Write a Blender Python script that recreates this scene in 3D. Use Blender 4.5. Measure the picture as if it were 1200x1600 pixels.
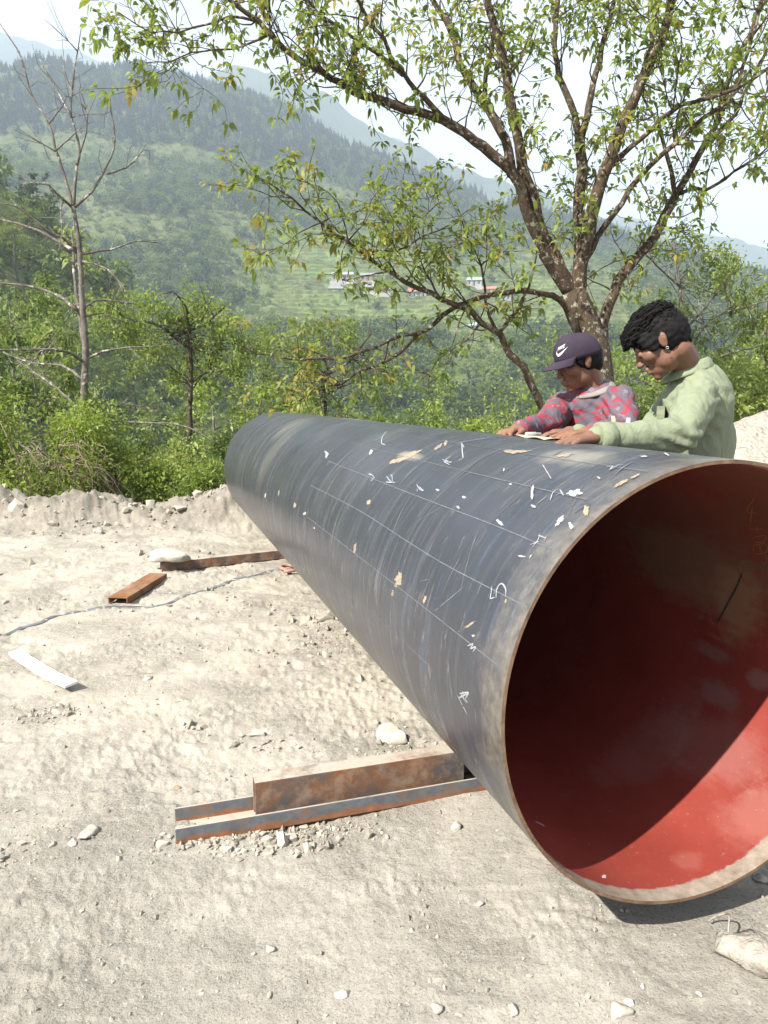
import bpy, bmesh, math, random
import numpy as np
from mathutils import Vector, Matrix, Euler
R_ = math.radians
for o in list(bpy.data.objects): bpy.data.objects.remove(o)
scene = bpy.context.scene
COL = scene.collection
rng = np.random.default_rng(7); random.seed(7)

# ------------------------------------------------------------------ camera, sky, sun, exposure
CAMH = 1.264; PITCH = 0.1597; FPX = 1129.0          # focal length in pixels of a 1200 x 1600 picture
cam_d = bpy.data.cameras.new('camera'); cam_d.sensor_fit = 'HORIZONTAL'; cam_d.sensor_width = 36
cam_d.lens = FPX / 1200 * 36; cam_d.clip_start = 0.05; cam_d.clip_end = 30000
cam_o = bpy.data.objects.new('camera', cam_d); COL.objects.link(cam_o)
cam_o.location = (0, 0, CAMH); cam_o.rotation_euler = (math.pi / 2 - PITCH, 0, 0)
scene.camera = cam_o
SUN_AZ, SUN_EL = -131.5, 44.0
w = bpy.data.worlds.new('World'); scene.world = w; w.use_nodes = True
nt = w.node_tree; nt.nodes.clear()
sky = nt.nodes.new('ShaderNodeTexSky'); sky.sky_type = 'NISHITA'; sky.sun_disc = False
sky.sun_elevation = R_(SUN_EL); sky.sun_rotation = R_(SUN_AZ); sky.air_density = 1.0; sky.dust_density = 2.0; sky.altitude = 1500
tc = nt.nodes.new('ShaderNodeTexCoord'); cmap = nt.nodes.new('ShaderNodeMapping'); cmap.inputs['Scale'].default_value = (1.0, 1.0, 2.2)
cn = nt.nodes.new('ShaderNodeTexNoise'); cn.inputs['Scale'].default_value = 2.6; cn.inputs['Detail'].default_value = 7; cn.inputs['Roughness'].default_value = .55
cr = nt.nodes.new('ShaderNodeValToRGB'); cr.color_ramp.elements[0].position = .36; cr.color_ramp.elements[1].position = .66
cr.color_ramp.elements[0].color = (.62,) * 3 + (1,); cr.color_ramp.elements[1].color = (.95,) * 3 + (1,)
mx = nt.nodes.new('ShaderNodeMix'); mx.data_type = 'RGBA'; mx.inputs['B'].default_value = (7.7, 7.9, 8.5, 1)
bg = nt.nodes.new('ShaderNodeBackground'); bg.inputs['Strength'].default_value = 0.065
wo = nt.nodes.new('ShaderNodeOutputWorld')
L = nt.links.new
L(tc.outputs['Generated'], cmap.inputs['Vector']); L(cmap.outputs[0], cn.inputs['Vector']); L(cn.outputs['Fac'], cr.inputs[0])
L(cr.outputs[0], mx.inputs['Factor']); L(sky.outputs[0], mx.inputs['A']); L(mx.outputs['Result'], bg.inputs['Color']); L(bg.outputs[0], wo.inputs[0])
sd = bpy.data.lights.new('sun', 'SUN'); sd.energy = 5.0; sd.angle = R_(0.5); sd.color = (1, .95, .86)
so = bpy.data.objects.new('sun', sd); COL.objects.link(so)
SUN_DIR = Vector((math.cos(R_(SUN_EL)) * math.sin(R_(SUN_AZ)), math.cos(R_(SUN_EL)) * math.cos(R_(SUN_AZ)), math.sin(R_(SUN_EL))))
so.rotation_euler = SUN_DIR.to_track_quat('Z', 'Y').to_euler(); so.location = (-6, -6, 9)
scene.view_settings.view_transform = 'Standard'; scene.view_settings.look = 'None'
scene.view_settings.gamma = 1; scene.view_settings.use_curve_mapping = False
scene.view_settings.exposure = 1.18
scene.cycles.use_denoising = True
scene.cycles.max_bounces = 6; scene.cycles.diffuse_bounces = 3; scene.cycles.glossy_bounces = 2
scene.cycles.transmission_bounces = 3; scene.cycles.transparent_max_bounces = 4; scene.cycles.volume_bounces = 2

# ------------------------------------------------------------------ picture geometry
_cp, _sp = math.cos(PITCH), math.sin(PITCH)
def ray(px, py):
    a = (px - 600) / FPX; b = (800 - py) / FPX
    return np.array([a, _cp + b * _sp, -_sp + b * _cp])
def at(px, py, Y):                       # the point seen at a pixel, at the distance Y from the camera along the ground
    d = ray(px, py); k = Y / d[1]
    return np.array([d[0] * k, Y, CAMH + d[2] * k])
def tanel(px, py):
    d = ray(px, py); return d[2] / math.hypot(d[0], d[1])
def onground(px, py, z=0.0):
    d = ray(px, py); k = (z - CAMH) / d[2]
    return np.array([d[0] * k, d[1] * k, z])

# ------------------------------------------------------------------ numpy noise
_perm = np.random.default_rng(3).permutation(4096)
_g = np.random.default_rng(4).uniform(0, 2 * np.pi, 4096); _gx, _gy = np.cos(_g), np.sin(_g)
def pn(x, y, seed=0):
    x = np.asarray(x, float) + seed * 17.31; y = np.asarray(y, float) + seed * 9.7
    xi = np.floor(x).astype(int); yi = np.floor(y).astype(int); fx = x - xi; fy = y - yi
    def gr(ix, iy, dx, dy):
        h = _perm[(_perm[ix & 4095] + iy) & 4095]; return _gx[h] * dx + _gy[h] * dy
    u = fx * fx * fx * (fx * (fx * 6 - 15) + 10); v = fy * fy * fy * (fy * (fy * 6 - 15) + 10)
    a = gr(xi, yi, fx, fy); b = gr(xi + 1, yi, fx - 1, fy); c = gr(xi, yi + 1, fx, fy - 1); d = gr(xi + 1, yi + 1, fx - 1, fy - 1)
    return (a + (b - a) * u) * (1 - v) + (c + (d - c) * u) * v
def fbm(x, y, oct=4, seed=0, gain=.5):
    s = 0; a = 1.0; f = 1.0
    for i in range(oct):
        s = s + a * pn(x * f, y * f, seed + i); a *= gain; f *= 2.03
    return s
def sstep(a, b, x):
    t = np.clip((x - a) / (b - a), 0, 1); return t * t * (3 - 2 * t)

# ------------------------------------------------------------------ materials
class NT:
    def __init__(s, name):
        s.m = bpy.data.materials.new(name); s.m.use_nodes = True; s.t = s.m.node_tree; s.t.nodes.clear()
        s.out = s.n('ShaderNodeOutputMaterial')
    def n(s, ty, **kw):
        nd = s.t.nodes.new(ty)
        for k, v in kw.items(): setattr(nd, k, v)
        return nd
    def l(s, a, b): s.t.links.new(a, b)
    def put(s, sock, v):
        if isinstance(v, bpy.types.NodeSocket): s.l(v, sock)
        elif v is not None:
            if isinstance(v, (tuple, list)) and len(v) == 3 and sock.type == 'RGBA': v = tuple(v) + (1,)
            sock.default_value = v
    def coord(s, which='Object'): return s.n('ShaderNodeTexCoord').outputs[which]
    def mapping(s, vec, scale=(1, 1, 1), rot=(0, 0, 0), loc=(0, 0, 0)):
        m = s.n('ShaderNodeMapping'); s.l(vec, m.inputs[0]); m.inputs['Scale'].default_value = scale; m.inputs['Rotation'].default_value = rot; m.inputs['Location'].default_value = loc
        return m.outputs[0]
    def noise(s, vec, scale, detail=4, rough=.55, dist=0):
        n = s.n('ShaderNodeTexNoise'); s.l(vec, n.inputs['Vector']); n.inputs['Scale'].default_value = scale
        n.inputs['Detail'].default_value = detail; n.inputs['Roughness'].default_value = rough; n.inputs['Distortion'].default_value = dist
        return n.outputs['Fac']
    def voro(s, vec, scale, feature='F1', out='Distance'):
        n = s.n('ShaderNodeTexVoronoi', feature=feature); s.l(vec, n.inputs['Vector']); n.inputs['Scale'].default_value = scale
        return n.outputs[out]
    def ramp(s, f, a, b, c0=(0, 0, 0), c1=(1, 1, 1)):
        r = s.n('ShaderNodeValToRGB'); s.l(f, r.inputs[0]); e = r.color_ramp.elements
        e[0].position = a; e[1].position = b; e[0].color = tuple(c0) + (1,); e[1].color = tuple(c1) + (1,)
        return r.outputs[0]
    def mix(s, f, a, b, blend='MIX'):
        m = s.n('ShaderNodeMix', data_type='RGBA', blend_type=blend); s.put(m.inputs['Factor'], f); s.put(m.inputs['A'], a); s.put(m.inputs['B'], b)
        return m.outputs['Result']
    def math(s, op, a, b=None, c=None):
        m = s.n('ShaderNodeMath', operation=op)
        for i, v in enumerate((a, b, c)):
            if v is not None: s.put(m.inputs[i], v)
        return m.outputs[0]
    def mapr(s, v, a, b, c, d):
        m = s.n('ShaderNodeMapRange'); s.put(m.inputs[0], v)
        for i, k in enumerate((a, b, c, d)): m.inputs[i + 1].default_value = k
        return m.outputs[0]
    def attr(s, name, out='Fac'): return s.n('ShaderNodeAttribute', attribute_name=name).outputs[out]
    def bump(s, h, strength=.5, dist=.01, normal=None):
        b = s.n('ShaderNodeBump'); s.l(h, b.inputs['Height']); b.inputs['Strength'].default_value = strength; b.inputs['Distance'].default_value = dist
        if normal is not None: s.l(normal, b.inputs['Normal'])
        return b.outputs[0]
    def bsdf(s, color, rough=.8, normal=None, metal=0, spec=.3, sheen=None):
        b = s.n('ShaderNodeBsdfPrincipled'); s.put(b.inputs['Base Color'], color); s.put(b.inputs['Roughness'], rough)
        s.put(b.inputs['Metallic'], metal); s.put(b.inputs['Specular IOR Level'], spec)
        if normal is not None: s.l(normal, b.inputs['Normal'])
        s.b = b; s.l(b.outputs[0], s.out.inputs['Surface']); return s.m
    def leafy(s, color, trans, fac=.4, rough=.5):
        b = s.n('ShaderNodeBsdfPrincipled'); s.put(b.inputs['Base Color'], color); b.inputs['Roughness'].default_value = rough; b.inputs['Specular IOR Level'].default_value = .35
        t = s.n('ShaderNodeBsdfTranslucent'); s.put(t.inputs[0], trans)
        m = s.n('ShaderNodeMixShader'); m.inputs[0].default_value = fac; s.l(b.outputs[0], m.inputs[1]); s.l(t.outputs[0], m.inputs[2]); s.l(m.outputs[0], s.out.inputs['Surface'])
        return s.m
MAT = {}
def simple(name, color, rough=.8, spec=.3, metal=0, var=.18, scale=12, bump=.0, bscale=60):
    t = NT(name); c = t.coord(); n = t.noise(c, scale, 5)
    dark = tuple(x * (1 - var) for x in color); lite = tuple(min(1, x * (1 + var)) for x in color)
    col = t.ramp(n, .3, .7, dark, lite)
    nm = t.bump(t.noise(c, bscale, 3), bump, .01) if bump else None
    MAT[name] = t.bsdf(col, rough, nm, metal, spec); return MAT[name]

# ------------------------------------------------------------------ mesh building
def mesh_np(name, V, faces, mat=None, parent=None, smooth=True, attrs=None, uv=None):
    """faces: list of int arrays (M,k)"""
    me = bpy.data.meshes.new(name); V = np.asarray(V, np.float32)
    if not isinstance(faces, (list, tuple)): faces = [faces]
    faces = [np.asarray(f, np.int32) for f in faces if len(f)]
    nl = sum(f.size for f in faces); npoly = sum(len(f) for f in faces)
    me.vertices.add(len(V)); me.vertices.foreach_set('co', V.ravel())
    me.loops.add(nl); me.polygons.add(npoly)
    li = np.concatenate([f.ravel() for f in faces]); me.loops.foreach_set('vertex_index', li)
    tot = np.concatenate([np.full(len(f), f.shape[1], np.int32) for f in faces])
    st = np.concatenate([[0], np.cumsum(tot)[:-1]]).astype(np.int32)
    me.polygons.foreach_set('loop_start', st); me.polygons.foreach_set('loop_total', tot)
    me.polygons.foreach_set('use_smooth', np.full(npoly, smooth, bool))
    if attrs:
        for k, v in attrs.items():
            a = me.attributes.new(k, 'FLOAT', 'POINT'); a.data.foreach_set('value', np.asarray(v, np.float32))
    if uv is not None:
        u = me.uv_layers.new(name='UVMap'); u.data.foreach_set('uv', np.asarray(uv, np.float32)[li].ravel())
    me.update(calc_edges=True); me.validate()
    if mat is not None: me.materials.append(MAT[mat] if isinstance(mat, str) else mat)
    o = bpy.data.objects.new(name, me); COL.objects.link(o)
    if parent is not None: o.parent = parent
    return o
def empty(name, loc=(0, 0, 0), rz=0):
    o = bpy.data.objects.new(name, None); COL.objects.link(o); o.location = loc; o.rotation_euler = (0, 0, rz); o.empty_display_size = .2
    return o
def tag(o, label=None, cat=None, group=None, kind=None):
    if label: o['label'] = label
    if cat: o['category'] = cat
    if group: o['group'] = group
    if kind: o['kind'] = kind
    return o
def copy_tree(o, parent=None):
    c = o.copy(); COL.objects.link(c); c.parent = parent
    for ch in list(o.children): copy_tree(ch, c)
    return c
class MB:
    """collects verts / tris / quads"""
    def __init__(s): s.V = []; s.T = []; s.Q = []; s.n = 0; s.A = []
    def add(s, V, T=None, Q=None, a=0.0):
        V = np.asarray(V, float)
        if T is not None and len(T): s.T.append(np.asarray(T, int) + s.n)
        if Q is not None and len(Q): s.Q.append(np.asarray(Q, int) + s.n)
        s.V.append(V); s.A.append(np.broadcast_to(np.asarray(a, float), (len(V),))); s.n += len(V)
    def tube(s, pts, rad, n=7, caps=True, a=0.0):
        P = np.asarray(pts, float); m = len(P); rad = np.broadcast_to(np.asarray(rad, float), (m,))
        T = np.gradient(P, axis=0); T /= np.linalg.norm(T, axis=1)[:, None] + 1e-12
        ref = np.array([0, 0, 1.]) if abs(T[0][2]) < .9 else np.array([1., 0, 0])
        N = np.cross(T[0], ref); N /= np.linalg.norm(N); th = np.linspace(0, 2 * np.pi, n, endpoint=False)
        V = []
        for i in range(m):
            N = N - T[i] * (N @ T[i]); N /= np.linalg.norm(N) + 1e-12; B = np.cross(T[i], N)
            V.append(P[i] + rad[i] * (np.outer(np.cos(th), N) + np.outer(np.sin(th), B)))
        V = np.concatenate(V); i = np.arange(m - 1)[:, None] * n; j = np.arange(n)[None]; k = (j + 1) % n
        Q = np.stack([i + j, i + k, i + n + k, i + n + j], -1).reshape(-1, 4)
        Tt = []
        if caps:
            V = np.concatenate([V, P[:1], P[-1:]]); c0 = m * n; c1 = c0 + 1; jj = np.arange(n); kk = (jj + 1) % n
            Tt = np.concatenate([np.stack([kk, jj, np.full(n, c0)], 1), np.stack([jj + (m - 1) * n, kk + (m - 1) * n, np.full(n, c1)], 1)])
        s.add(V, Tt, Q, a)
    def box(s, lo, hi, M=None, a=0.0):
        x0, y0, z0 = lo; x1, y1, z1 = hi
        V = np.array([[x0, y0, z0], [x1, y0, z0], [x1, y1, z0], [x0, y1, z0], [x0, y0, z1], [x1, y0, z1], [x1, y1, z1], [x0, y1, z1]], float)
        if M is not None: V = V @ np.asarray(M)[:3, :3].T + np.asarray(M)[:3, 3]
        s.add(V, None, [[0, 3, 2, 1], [4, 5, 6, 7], [0, 1, 5, 4], [1, 2, 6, 5], [2, 3, 7, 6], [3, 0, 4, 7]], a)
    def build(s, name, mat, parent=None, smooth=True, off=None, attr=None):
        V = np.concatenate(s.V)
        if off is not None: V = V - np.asarray(off)
        f = ([np.concatenate(s.T)] if s.T else []) + ([np.concatenate(s.Q)] if s.Q else [])
        return mesh_np(name, V, f, mat, parent, smooth, {attr: np.concatenate(s.A)} if attr else None)
def smooth_poly(P, step):
    """Catmull-Rom through points, resampled at about `step`"""
    P = np.asarray(P, float); n = len(P)
    if n < 3: 
        k = max(2, int(np.linalg.norm(P[1] - P[0]) / step) + 1); t = np.linspace(0, 1, k)[:, None]; return P[0] * (1 - t) + P[1] * t
    E = np.concatenate([2 * P[:1] - P[1:2], P, 2 * P[-1:] - P[-2:-1]]); out = []
    for i in range(n - 1):
        p0, p1, p2, p3 = E[i:i + 4]; k = max(1, int(np.linalg.norm((p2 - p1)[:3]) / step + .5))
        t = (np.arange(k) / k)[:, None]
        out.append(.5 * (2 * p1 + (p2 - p0) * t + (2 * p0 - 5 * p1 + 4 * p2 - p3) * t ** 2 + (3 * p1 - p0 - 3 * p2 + p3) * t ** 3))
    out.append(P[-1:]); return np.concatenate(out)
def unit(v): return v / (np.linalg.norm(v, axis=-1, keepdims=True) + 1e-12)
def leaves_mesh(mb, P, D, size, wid=.38, a=None, droop=.25, six=False, rg=rng):
    """leaf blades at points P pointing along D; 2 (or 4) triangles each, folded along the midrib"""
    n = len(P); D = unit(D); up = unit(np.array([0, 0, 1.]) + rg.normal(0, .55, (n, 3)))
    S = unit(np.cross(D, up)); N = np.cross(S, D); sz = np.broadcast_to(size, (n,))[:, None]
    base = P; tip = P + D * sz - np.array([0, 0, 1.]) * sz * droop; mid = P + D * sz * .5 + N * sz * .04
    wl = wid * sz * .5
    if six:
        m1 = P + D * sz * .33; m2 = P + D * sz * .7 - np.array([0, 0, 1.]) * sz * droop * .35
        V = np.stack([base, m1 - S * wl + N * sz * .06, m1 + S * wl + N * sz * .06, m2 - S * wl * .8 + N * sz * .05, m2 + S * wl * .8 + N * sz * .05, tip], 1).reshape(-1, 3)
        b = np.arange(n)[:, None] * 6
        T = np.concatenate([b + [0, 2, 1], b + [3, 4, 5]]); Q = b + [1, 2, 4, 3]; k = 6
    else:
        V = np.stack([base, mid - S * wl + N * sz * .05, tip, mid + S * wl + N * sz * .05], 1).reshape(-1, 3)
        b = np.arange(n)[:, None] * 4; T = np.concatenate([b + [0, 2, 1], b + [0, 3, 2]]); Q = None; k = 4
    a = np.zeros(n) if a is None else np.broadcast_to(a, (n,))
    mb.add(V, T, Q, np.repeat(a, k))

# ------------------------------------------------------------------ materials of the setting
t = NT('dirt'); c = t.coord()
big = t.noise(c, .9, 5, .6, .4); mid = t.noise(c, 5.5, 6, .65); fine = t.noise(c, 46, 6, .75); grit = t.noise(c, 150, 5, .8); speck = t.voro(c, 120)
zone = t.mapr(t.math('ADD', t.n('ShaderNodeSeparateXYZ').outputs[1], t.math('MULTIPLY', t.math('SUBTRACT', big, .5), 2.4)), 1.9, 2.9, 0, 1)
t.l(c, [n for n in t.t.nodes if n.type == 'SEPXYZ'][0].inputs[0])
crust = t.noise(c, 3.1, 7, .68, .9)
col = t.mix(zone, t.ramp(big, .34, .66, (.170, .157, .134), (.235, .216, .184)), t.ramp(big, .34, .66, (.245, .214, .163), (.352, .305, .230)))
col = t.mix(t.math('MULTIPLY', t.ramp(mid, .47, .62), .7), col, t.mix(zone, (.34, .318, .275), (.44, .395, .315)))
col = t.mix(t.math('MULTIPLY', t.ramp(crust, .54, .60), .7), col, (.175, .152, .120))
col = t.mix(t.math('MULTIPLY', t.ramp(t.noise(c, 1.7, 6, .7, .5), .56, .62), .5), col, (.42, .375, .30))
patch = t.ramp(t.noise(c, 1.9, 4, .6), .45, .6)
col = t.mix(t.math('MULTIPLY', t.ramp(fine, .52, .64), t.mix(patch, (.40,) * 3, (.75,) * 3)), col, (.45, .415, .355))
col = t.mix(t.math('MULTIPLY', t.ramp(fine, .45, .35), t.mix(patch, (.40,) * 3, (.75,) * 3)), col, (.155, .138, .112))
col = t.mix(t.math('MULTIPLY', t.ramp(grit, .53, .61), .5), col, (.13, .118, .098))
col = t.mix(t.math('MULTIPLY', t.ramp(grit, .44, .37), .42), col, (.48, .45, .395))
sc = t.noise(t.mapping(c, (1.2, 9, 1), rot=(0, 0, R_(-32))), 3, 6, .65)       # scraped, trodden streaks
col = t.mix(t.math('MULTIPLY', t.ramp(sc, .53, .64), .42), col, (.40, .37, .32))
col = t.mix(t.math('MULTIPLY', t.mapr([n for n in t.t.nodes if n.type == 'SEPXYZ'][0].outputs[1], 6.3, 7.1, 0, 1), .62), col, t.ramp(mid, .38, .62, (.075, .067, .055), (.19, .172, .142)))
h = t.math('MULTIPLY', t.math('ADD', t.math('MULTIPLY', fine, .8), t.math('MULTIPLY', grit, .3)), t.mix(patch, (.35,) * 3, (1,) * 3)); h = t.math('ADD', h, t.math('MULTIPLY', crust, -.4))
MAT['dirt'] = t.bsdf(col, .95, t.bump(h, .85, .022), 0, .12)
t = NT('hill_soil'); c = t.coord(); at_ = t.attr('veg'); st = t.attr('steep')
g1 = t.noise(c, .035, 6, .65); g2 = t.noise(c, .22, 5, .6)
col = t.ramp(g1, .35, .65, (.070, .100, .030), (.135, .145, .056))
col = t.mix(t.ramp(g2, .5, .75), col, (.175, .165, .088))
col = t.mix(at_, col, t.ramp(g2, .35, .65, (.12, .20, .045), (.19, .25, .075)))
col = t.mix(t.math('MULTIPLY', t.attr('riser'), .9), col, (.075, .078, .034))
col = t.mix(st, col, t.ramp(t.noise(c, .3, 6, .7), .35, .7, (.045, .035, .028), (.16, .115, .08)))  # brown earth on steep banks; the spur's shade is put into its dark tone
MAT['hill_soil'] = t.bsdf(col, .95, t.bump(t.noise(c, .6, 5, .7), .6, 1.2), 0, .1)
t = NT('ridge_soil'); c = t.coord()
col = t.ramp(t.noise(c, .004, 6, .65), .35, .65, (.035, .055, .025), (.085, .095, .05))
MAT['ridge_soil'] = t.bsdf(col, .95, t.bump(t.noise(c, .02, 6, .7), .8, 20), 0, .1)
def bark(name, c0, c1, lich, scale=9, lthr=.56):
    t = NT(name); c = t.coord(); n = t.noise(t.mapping(c, (1, 1, .45)), scale, 6, .7)
    col = t.ramp(n, .32, .68, c0, c1); l = t.noise(c, scale * .8, 5, .6, .3)
    col = t.mix(t.ramp(l, lthr, lthr + .07), col, lich)
    MAT[name] = t.bsdf(col, .92, t.bump(t.noise(t.mapping(c, (1, 1, .3)), scale * 3.2, 5, .7), .8, .012), 0, .15)
bark('bark_brown', (.032, .024, .017), (.105, .076, .050), (.27, .25, .20), 26, .56)
bark('bark_grey', (.06, .052, .044), (.20, .18, .155), (.42, .39, .34), 14, .58)
bark('bark_dark', (.035, .028, .022), (.10, .08, .06), (.20, .18, .14), 8)
bark('dry_twig', (.11, .085, .06), (.24, .19, .13), (.28, .24, .19), 20)
def leafmat(name, c0, c1, c2, fac=.4, hue=None):
    t = NT(name); a = t.attr('tint'); r = t.n('ShaderNodeObjectInfo').outputs['Random']
    col = t.ramp(a, 0, .75, c0, c1); col = t.mix(t.ramp(a, .84, .90), col, c2)
    col = t.mix(t.math('MULTIPLY', r, .25), col, tuple(x * .6 for x in c0))
    tr = t.mix(.5, col, tuple(min(1, x * 1.6) for x in c1))
    MAT[name] = t.leafy(col, tr, fac)
leafmat('leaf_main', (.075, .120, .026), (.275, .330, .060), (.34, .24, .05), .45)
leafmat('leaf_bush', (.055, .100, .018), (.265, .335, .055), (.19, .19, .06), .38)
leafmat('leaf_mid', (.042, .082, .020), (.185, .245, .055), (.15, .16, .05), .38)
leafmat('leaf_pale', (.075, .120, .030), (.265, .325, .074), (.20, .20, .07), .38)
leafmat('leaf_dark', (.018, .042, .013), (.05, .085, .024), (.07, .09, .03), .3)
leafmat('needle', (.014, .034, .016), (.032, .060, .024), (.04, .06, .025), .2)

# ------------------------------------------------------------------ the site platform
def edge_y(x): return 7.75 + .22 * fbm(x * .55, 3.3, 3, 40) + .05 * np.maximum(0, x)
def base_z(x, y):
    d = y - edge_y(x)
    berm = .27 * np.exp(-((d + .38) / .34) ** 2) * (1 + 1.0 * fbm(x * 1.1, y * .8, 3, 11)) * sstep(1.0, -.6, x - 1.5)
    slope = -np.where(d > 0, .62 * d + .0 * d, 0)
    return np.where(d < 0, berm, berm + slope)
def gz(x, y):
    x = np.asarray(x, float); y = np.asarray(y, float)
    z = base_z(x, y)
    rough = sstep(1.7, 2.9, y) * .75 + .25
    far = sstep(6.3, 7.2, y)
    z = z + .020 * fbm(x * .9, y * .9, 3, 1)
    z = z + rough * (.010 * fbm(x * 4, y * 4, 4, 5) + .006 * np.maximum(0, fbm(x * 9, y * 9, 4, 8) - .05) - .05 * np.maximum(0, fbm(x * 3.1, y * 5.3, 5, 12, .6) - .24))
    patch = sstep(-.05, .35, fbm(x * 1.3, y * 1.3, 3, 21))
    z = z + (.25 + .75 * patch) * (.008 * fbm(x * 26, y * 26, 3, 30, .6) + .014 * np.maximum(0, fbm(x * 17, y * 17, 3, 33, .6) - .12))
    q = fbm(x * 2.6, y * 3.4, 5, 52, .6) * 3.2; fl = np.floor(q) + sstep(.80, 1.0, q - np.floor(q)); cm = sstep(.0, .3, fbm(x * .8, y * .8, 2, 57) + .12 * (y - 2.6))
    z = z + .0048 * cm * fl
    q2 = fbm(x * 7.5, y * 9, 4, 62, .6) * 2.4; z = z + .0015 * (.3 + cm) * rough * (np.floor(q2) + sstep(.78, 1.0, q2 - np.floor(q2)))
    z = z + far * (.07 * np.maximum(-.3, fbm(x * 3, y * 3, 5, 44, .6)) + .06 * np.abs(fbm(x * 7, y * 7, 4, 47, .6)))
    return z
th = np.concatenate([np.arange(-180, -36, 4.0), np.arange(-36, 36.01, .115), np.arange(40, 180, 4.0)])
r = np.concatenate([[0.02, .3, .6], np.geomspace(.9, 9.2, 430), np.geomspace(9.6, 70, 14)])
TH, RR = np.meshgrid(np.radians(th), r, indexing='ij')
X = RR * np.sin(TH); Y = RR * np.cos(TH)
Z = np.where(RR < 11, gz(X, Y), base_z(X, Y) - np.where(Y > 9, .5, 0))
nT, nR = X.shape; idx = np.arange(nT * nR).reshape(nT, nR)
nx = np.roll(idx, -1, axis=0)
Q = np.stack([idx[:, :-1], idx[:, 1:], nx[:, 1:], nx[:, :-1]], -1).reshape(-1, 4)
ground = mesh_np('ground', np.stack([X, Y, Z], -1).reshape(-1, 3), Q[:, ::-1], 'dirt'); tag(ground, kind='structure')

# ------------------------------------------------------------------ hillside across the valley
RX = [-400, 0, 180, 300, 420, 500, 580, 640, 720, 800, 900, 1000, 1100, 1200, 1700]
RY = [80, 95, 100, 108, 148, 190, 240, 262, 300, 330, 345, 385, 420, 445, 500]
def hill_profile(px):
    yr = np.interp(px, RX, RY)
    R0 = [140, 190, 350, 430, 750, 1050, 1250, 1700]
    y430 = np.interp(px, [0, 900, 1200], [440, 445, 500]); y350 = np.interp(px, [0, 900, 1200], [512, 512, 545])
    ye = [None, 690, y350, y430, y430 + (yr - y430) * .62, yr, None, None]
    z = []
    for rr, yy in zip(R0, ye): z.append(CAMH + rr * tanel(px, yy) if yy is not None else None)
    z[0] = -42; z[6] = z[5] - 70; z[7] = z[5] - 330
    rs = [9, 20, 45, 90] + R0; zs = [-.9, -7.2, -20, -38] + z
    return rs, zs
SPX = [-500, -100, 0, 60, 110, 180, 250, 330, 420, 520]
SPY = [150, 190, 215, 265, 330, 420, 500, 575, 640, 700]
def hz(theta, rr):
    """height of the land beyond the platform; theta in degrees from straight ahead"""
    theta = np.atleast_1d(theta).astype(float); rr = np.atleast_1d(rr).astype(float)
    out = np.zeros(theta.shape); key = np.round(theta * 4) / 4
    for k in np.unique(key):
        m = key == k
        px = 600 + FPX * math.tan(R_(k)) / _cp
        rs, zs = hill_profile(px); r_ = rr[m]
        z = np.interp(r_, rs, zs)
        zc = np.interp(r_ * 1.06, rs, zs); zb = np.interp(r_ / 1.06, rs, zs); z = (z + zc + zb) / 3
        if px < 520:
            cr_ = CAMH + 150 * tanel(px, np.interp(px, SPX, SPY)) - 6.0
            sp = np.interp(r_, [50, 75, 105, 150, 170, 260], [-60, -28, cr_ * .35 - 14, cr_, cr_ - 4, -70])
            z = np.maximum(z, sp)
        out[m] = z
    x = rr * np.sin(np.radians(theta)); y = rr * np.cos(np.radians(theta))
    amp = np.interp(rr, [9, 30, 150, 400, 1000], [.2, .8, 4, 9, 26])
    n = fbm(x / 60, y / 60, 5, 60) * sstep(100, 260, rr) * np.interp(rr, [100, 400, 1100], [3, 6, 20]) + fbm(x / 9, y / 9, 3, 70) * np.interp(rr, [9, 40, 200, 1000], [.1, .6, 1.0, 1.5])
    z = out + n
    return z
def terr_mask(theta, rr):
    px = 600 + FPX * np.tan(np.radians(theta)) / _cp
    m = sstep(400, 500, px) * sstep(1020, 880, px) * sstep(325, 350, rr) * sstep(600, 500, rr)
    x = rr * np.sin(np.radians(theta)); y = rr * np.cos(np.radians(theta))
    return np.clip(m * (1.15 + .9 * fbm(x / 35, y / 35, 3, 80)), 0, 1)
def hz_t(theta, rr):
    z = hz(theta, rr); m = terr_mask(theta, rr); s = 3.0
    x = rr * np.sin(np.radians(theta)); y = rr * np.cos(np.radians(theta))
    zz = z + 2.0 * fbm(x / 70, y / 70, 2, 90); q = zz / s; f = q - np.floor(q)
    st = (np.floor(q) + sstep(.62, 1.0, f)) * s - (zz - z)
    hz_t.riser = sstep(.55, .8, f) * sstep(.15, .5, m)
    return z + (st - z) * sstep(.15, .5, m), m
th = np.arange(-47, 47.01, .25)
r = np.concatenate([np.geomspace(9, 140, 70), np.geomspace(144, 335, 60)[:-1], np.arange(335, 560, 1.25), np.geomspace(562, 1700, 130)])
TH, RR = np.meshgrid(th, r, indexing='ij'); Z, VM = hz_t(TH.ravel(), RR.ravel()); RIS = hz_t.riser
X = RR * np.sin(np.radians(TH)); Y = RR * np.cos(np.radians(TH)); Z = Z.reshape(X.shape)
gr = np.gradient(Z, axis=1) / np.gradient(RR, axis=1)
steep = sstep(.95, 1.35, np.abs(gr) + .3 * fbm(X / 25, Y / 25, 3, 66)) * (RR < 200) * (RR > 50)
nT, nR = X.shape; idx = np.arange(nT * nR).reshape(nT, nR)
Q = np.stack([idx[:-1, :-1], idx[1:, :-1], idx[1:, 1:], idx[:-1, 1:]], -1).reshape(-1, 4)
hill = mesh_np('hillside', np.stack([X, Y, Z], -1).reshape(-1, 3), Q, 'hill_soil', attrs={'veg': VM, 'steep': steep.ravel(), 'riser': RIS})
tag(hill, kind='structure')
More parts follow.
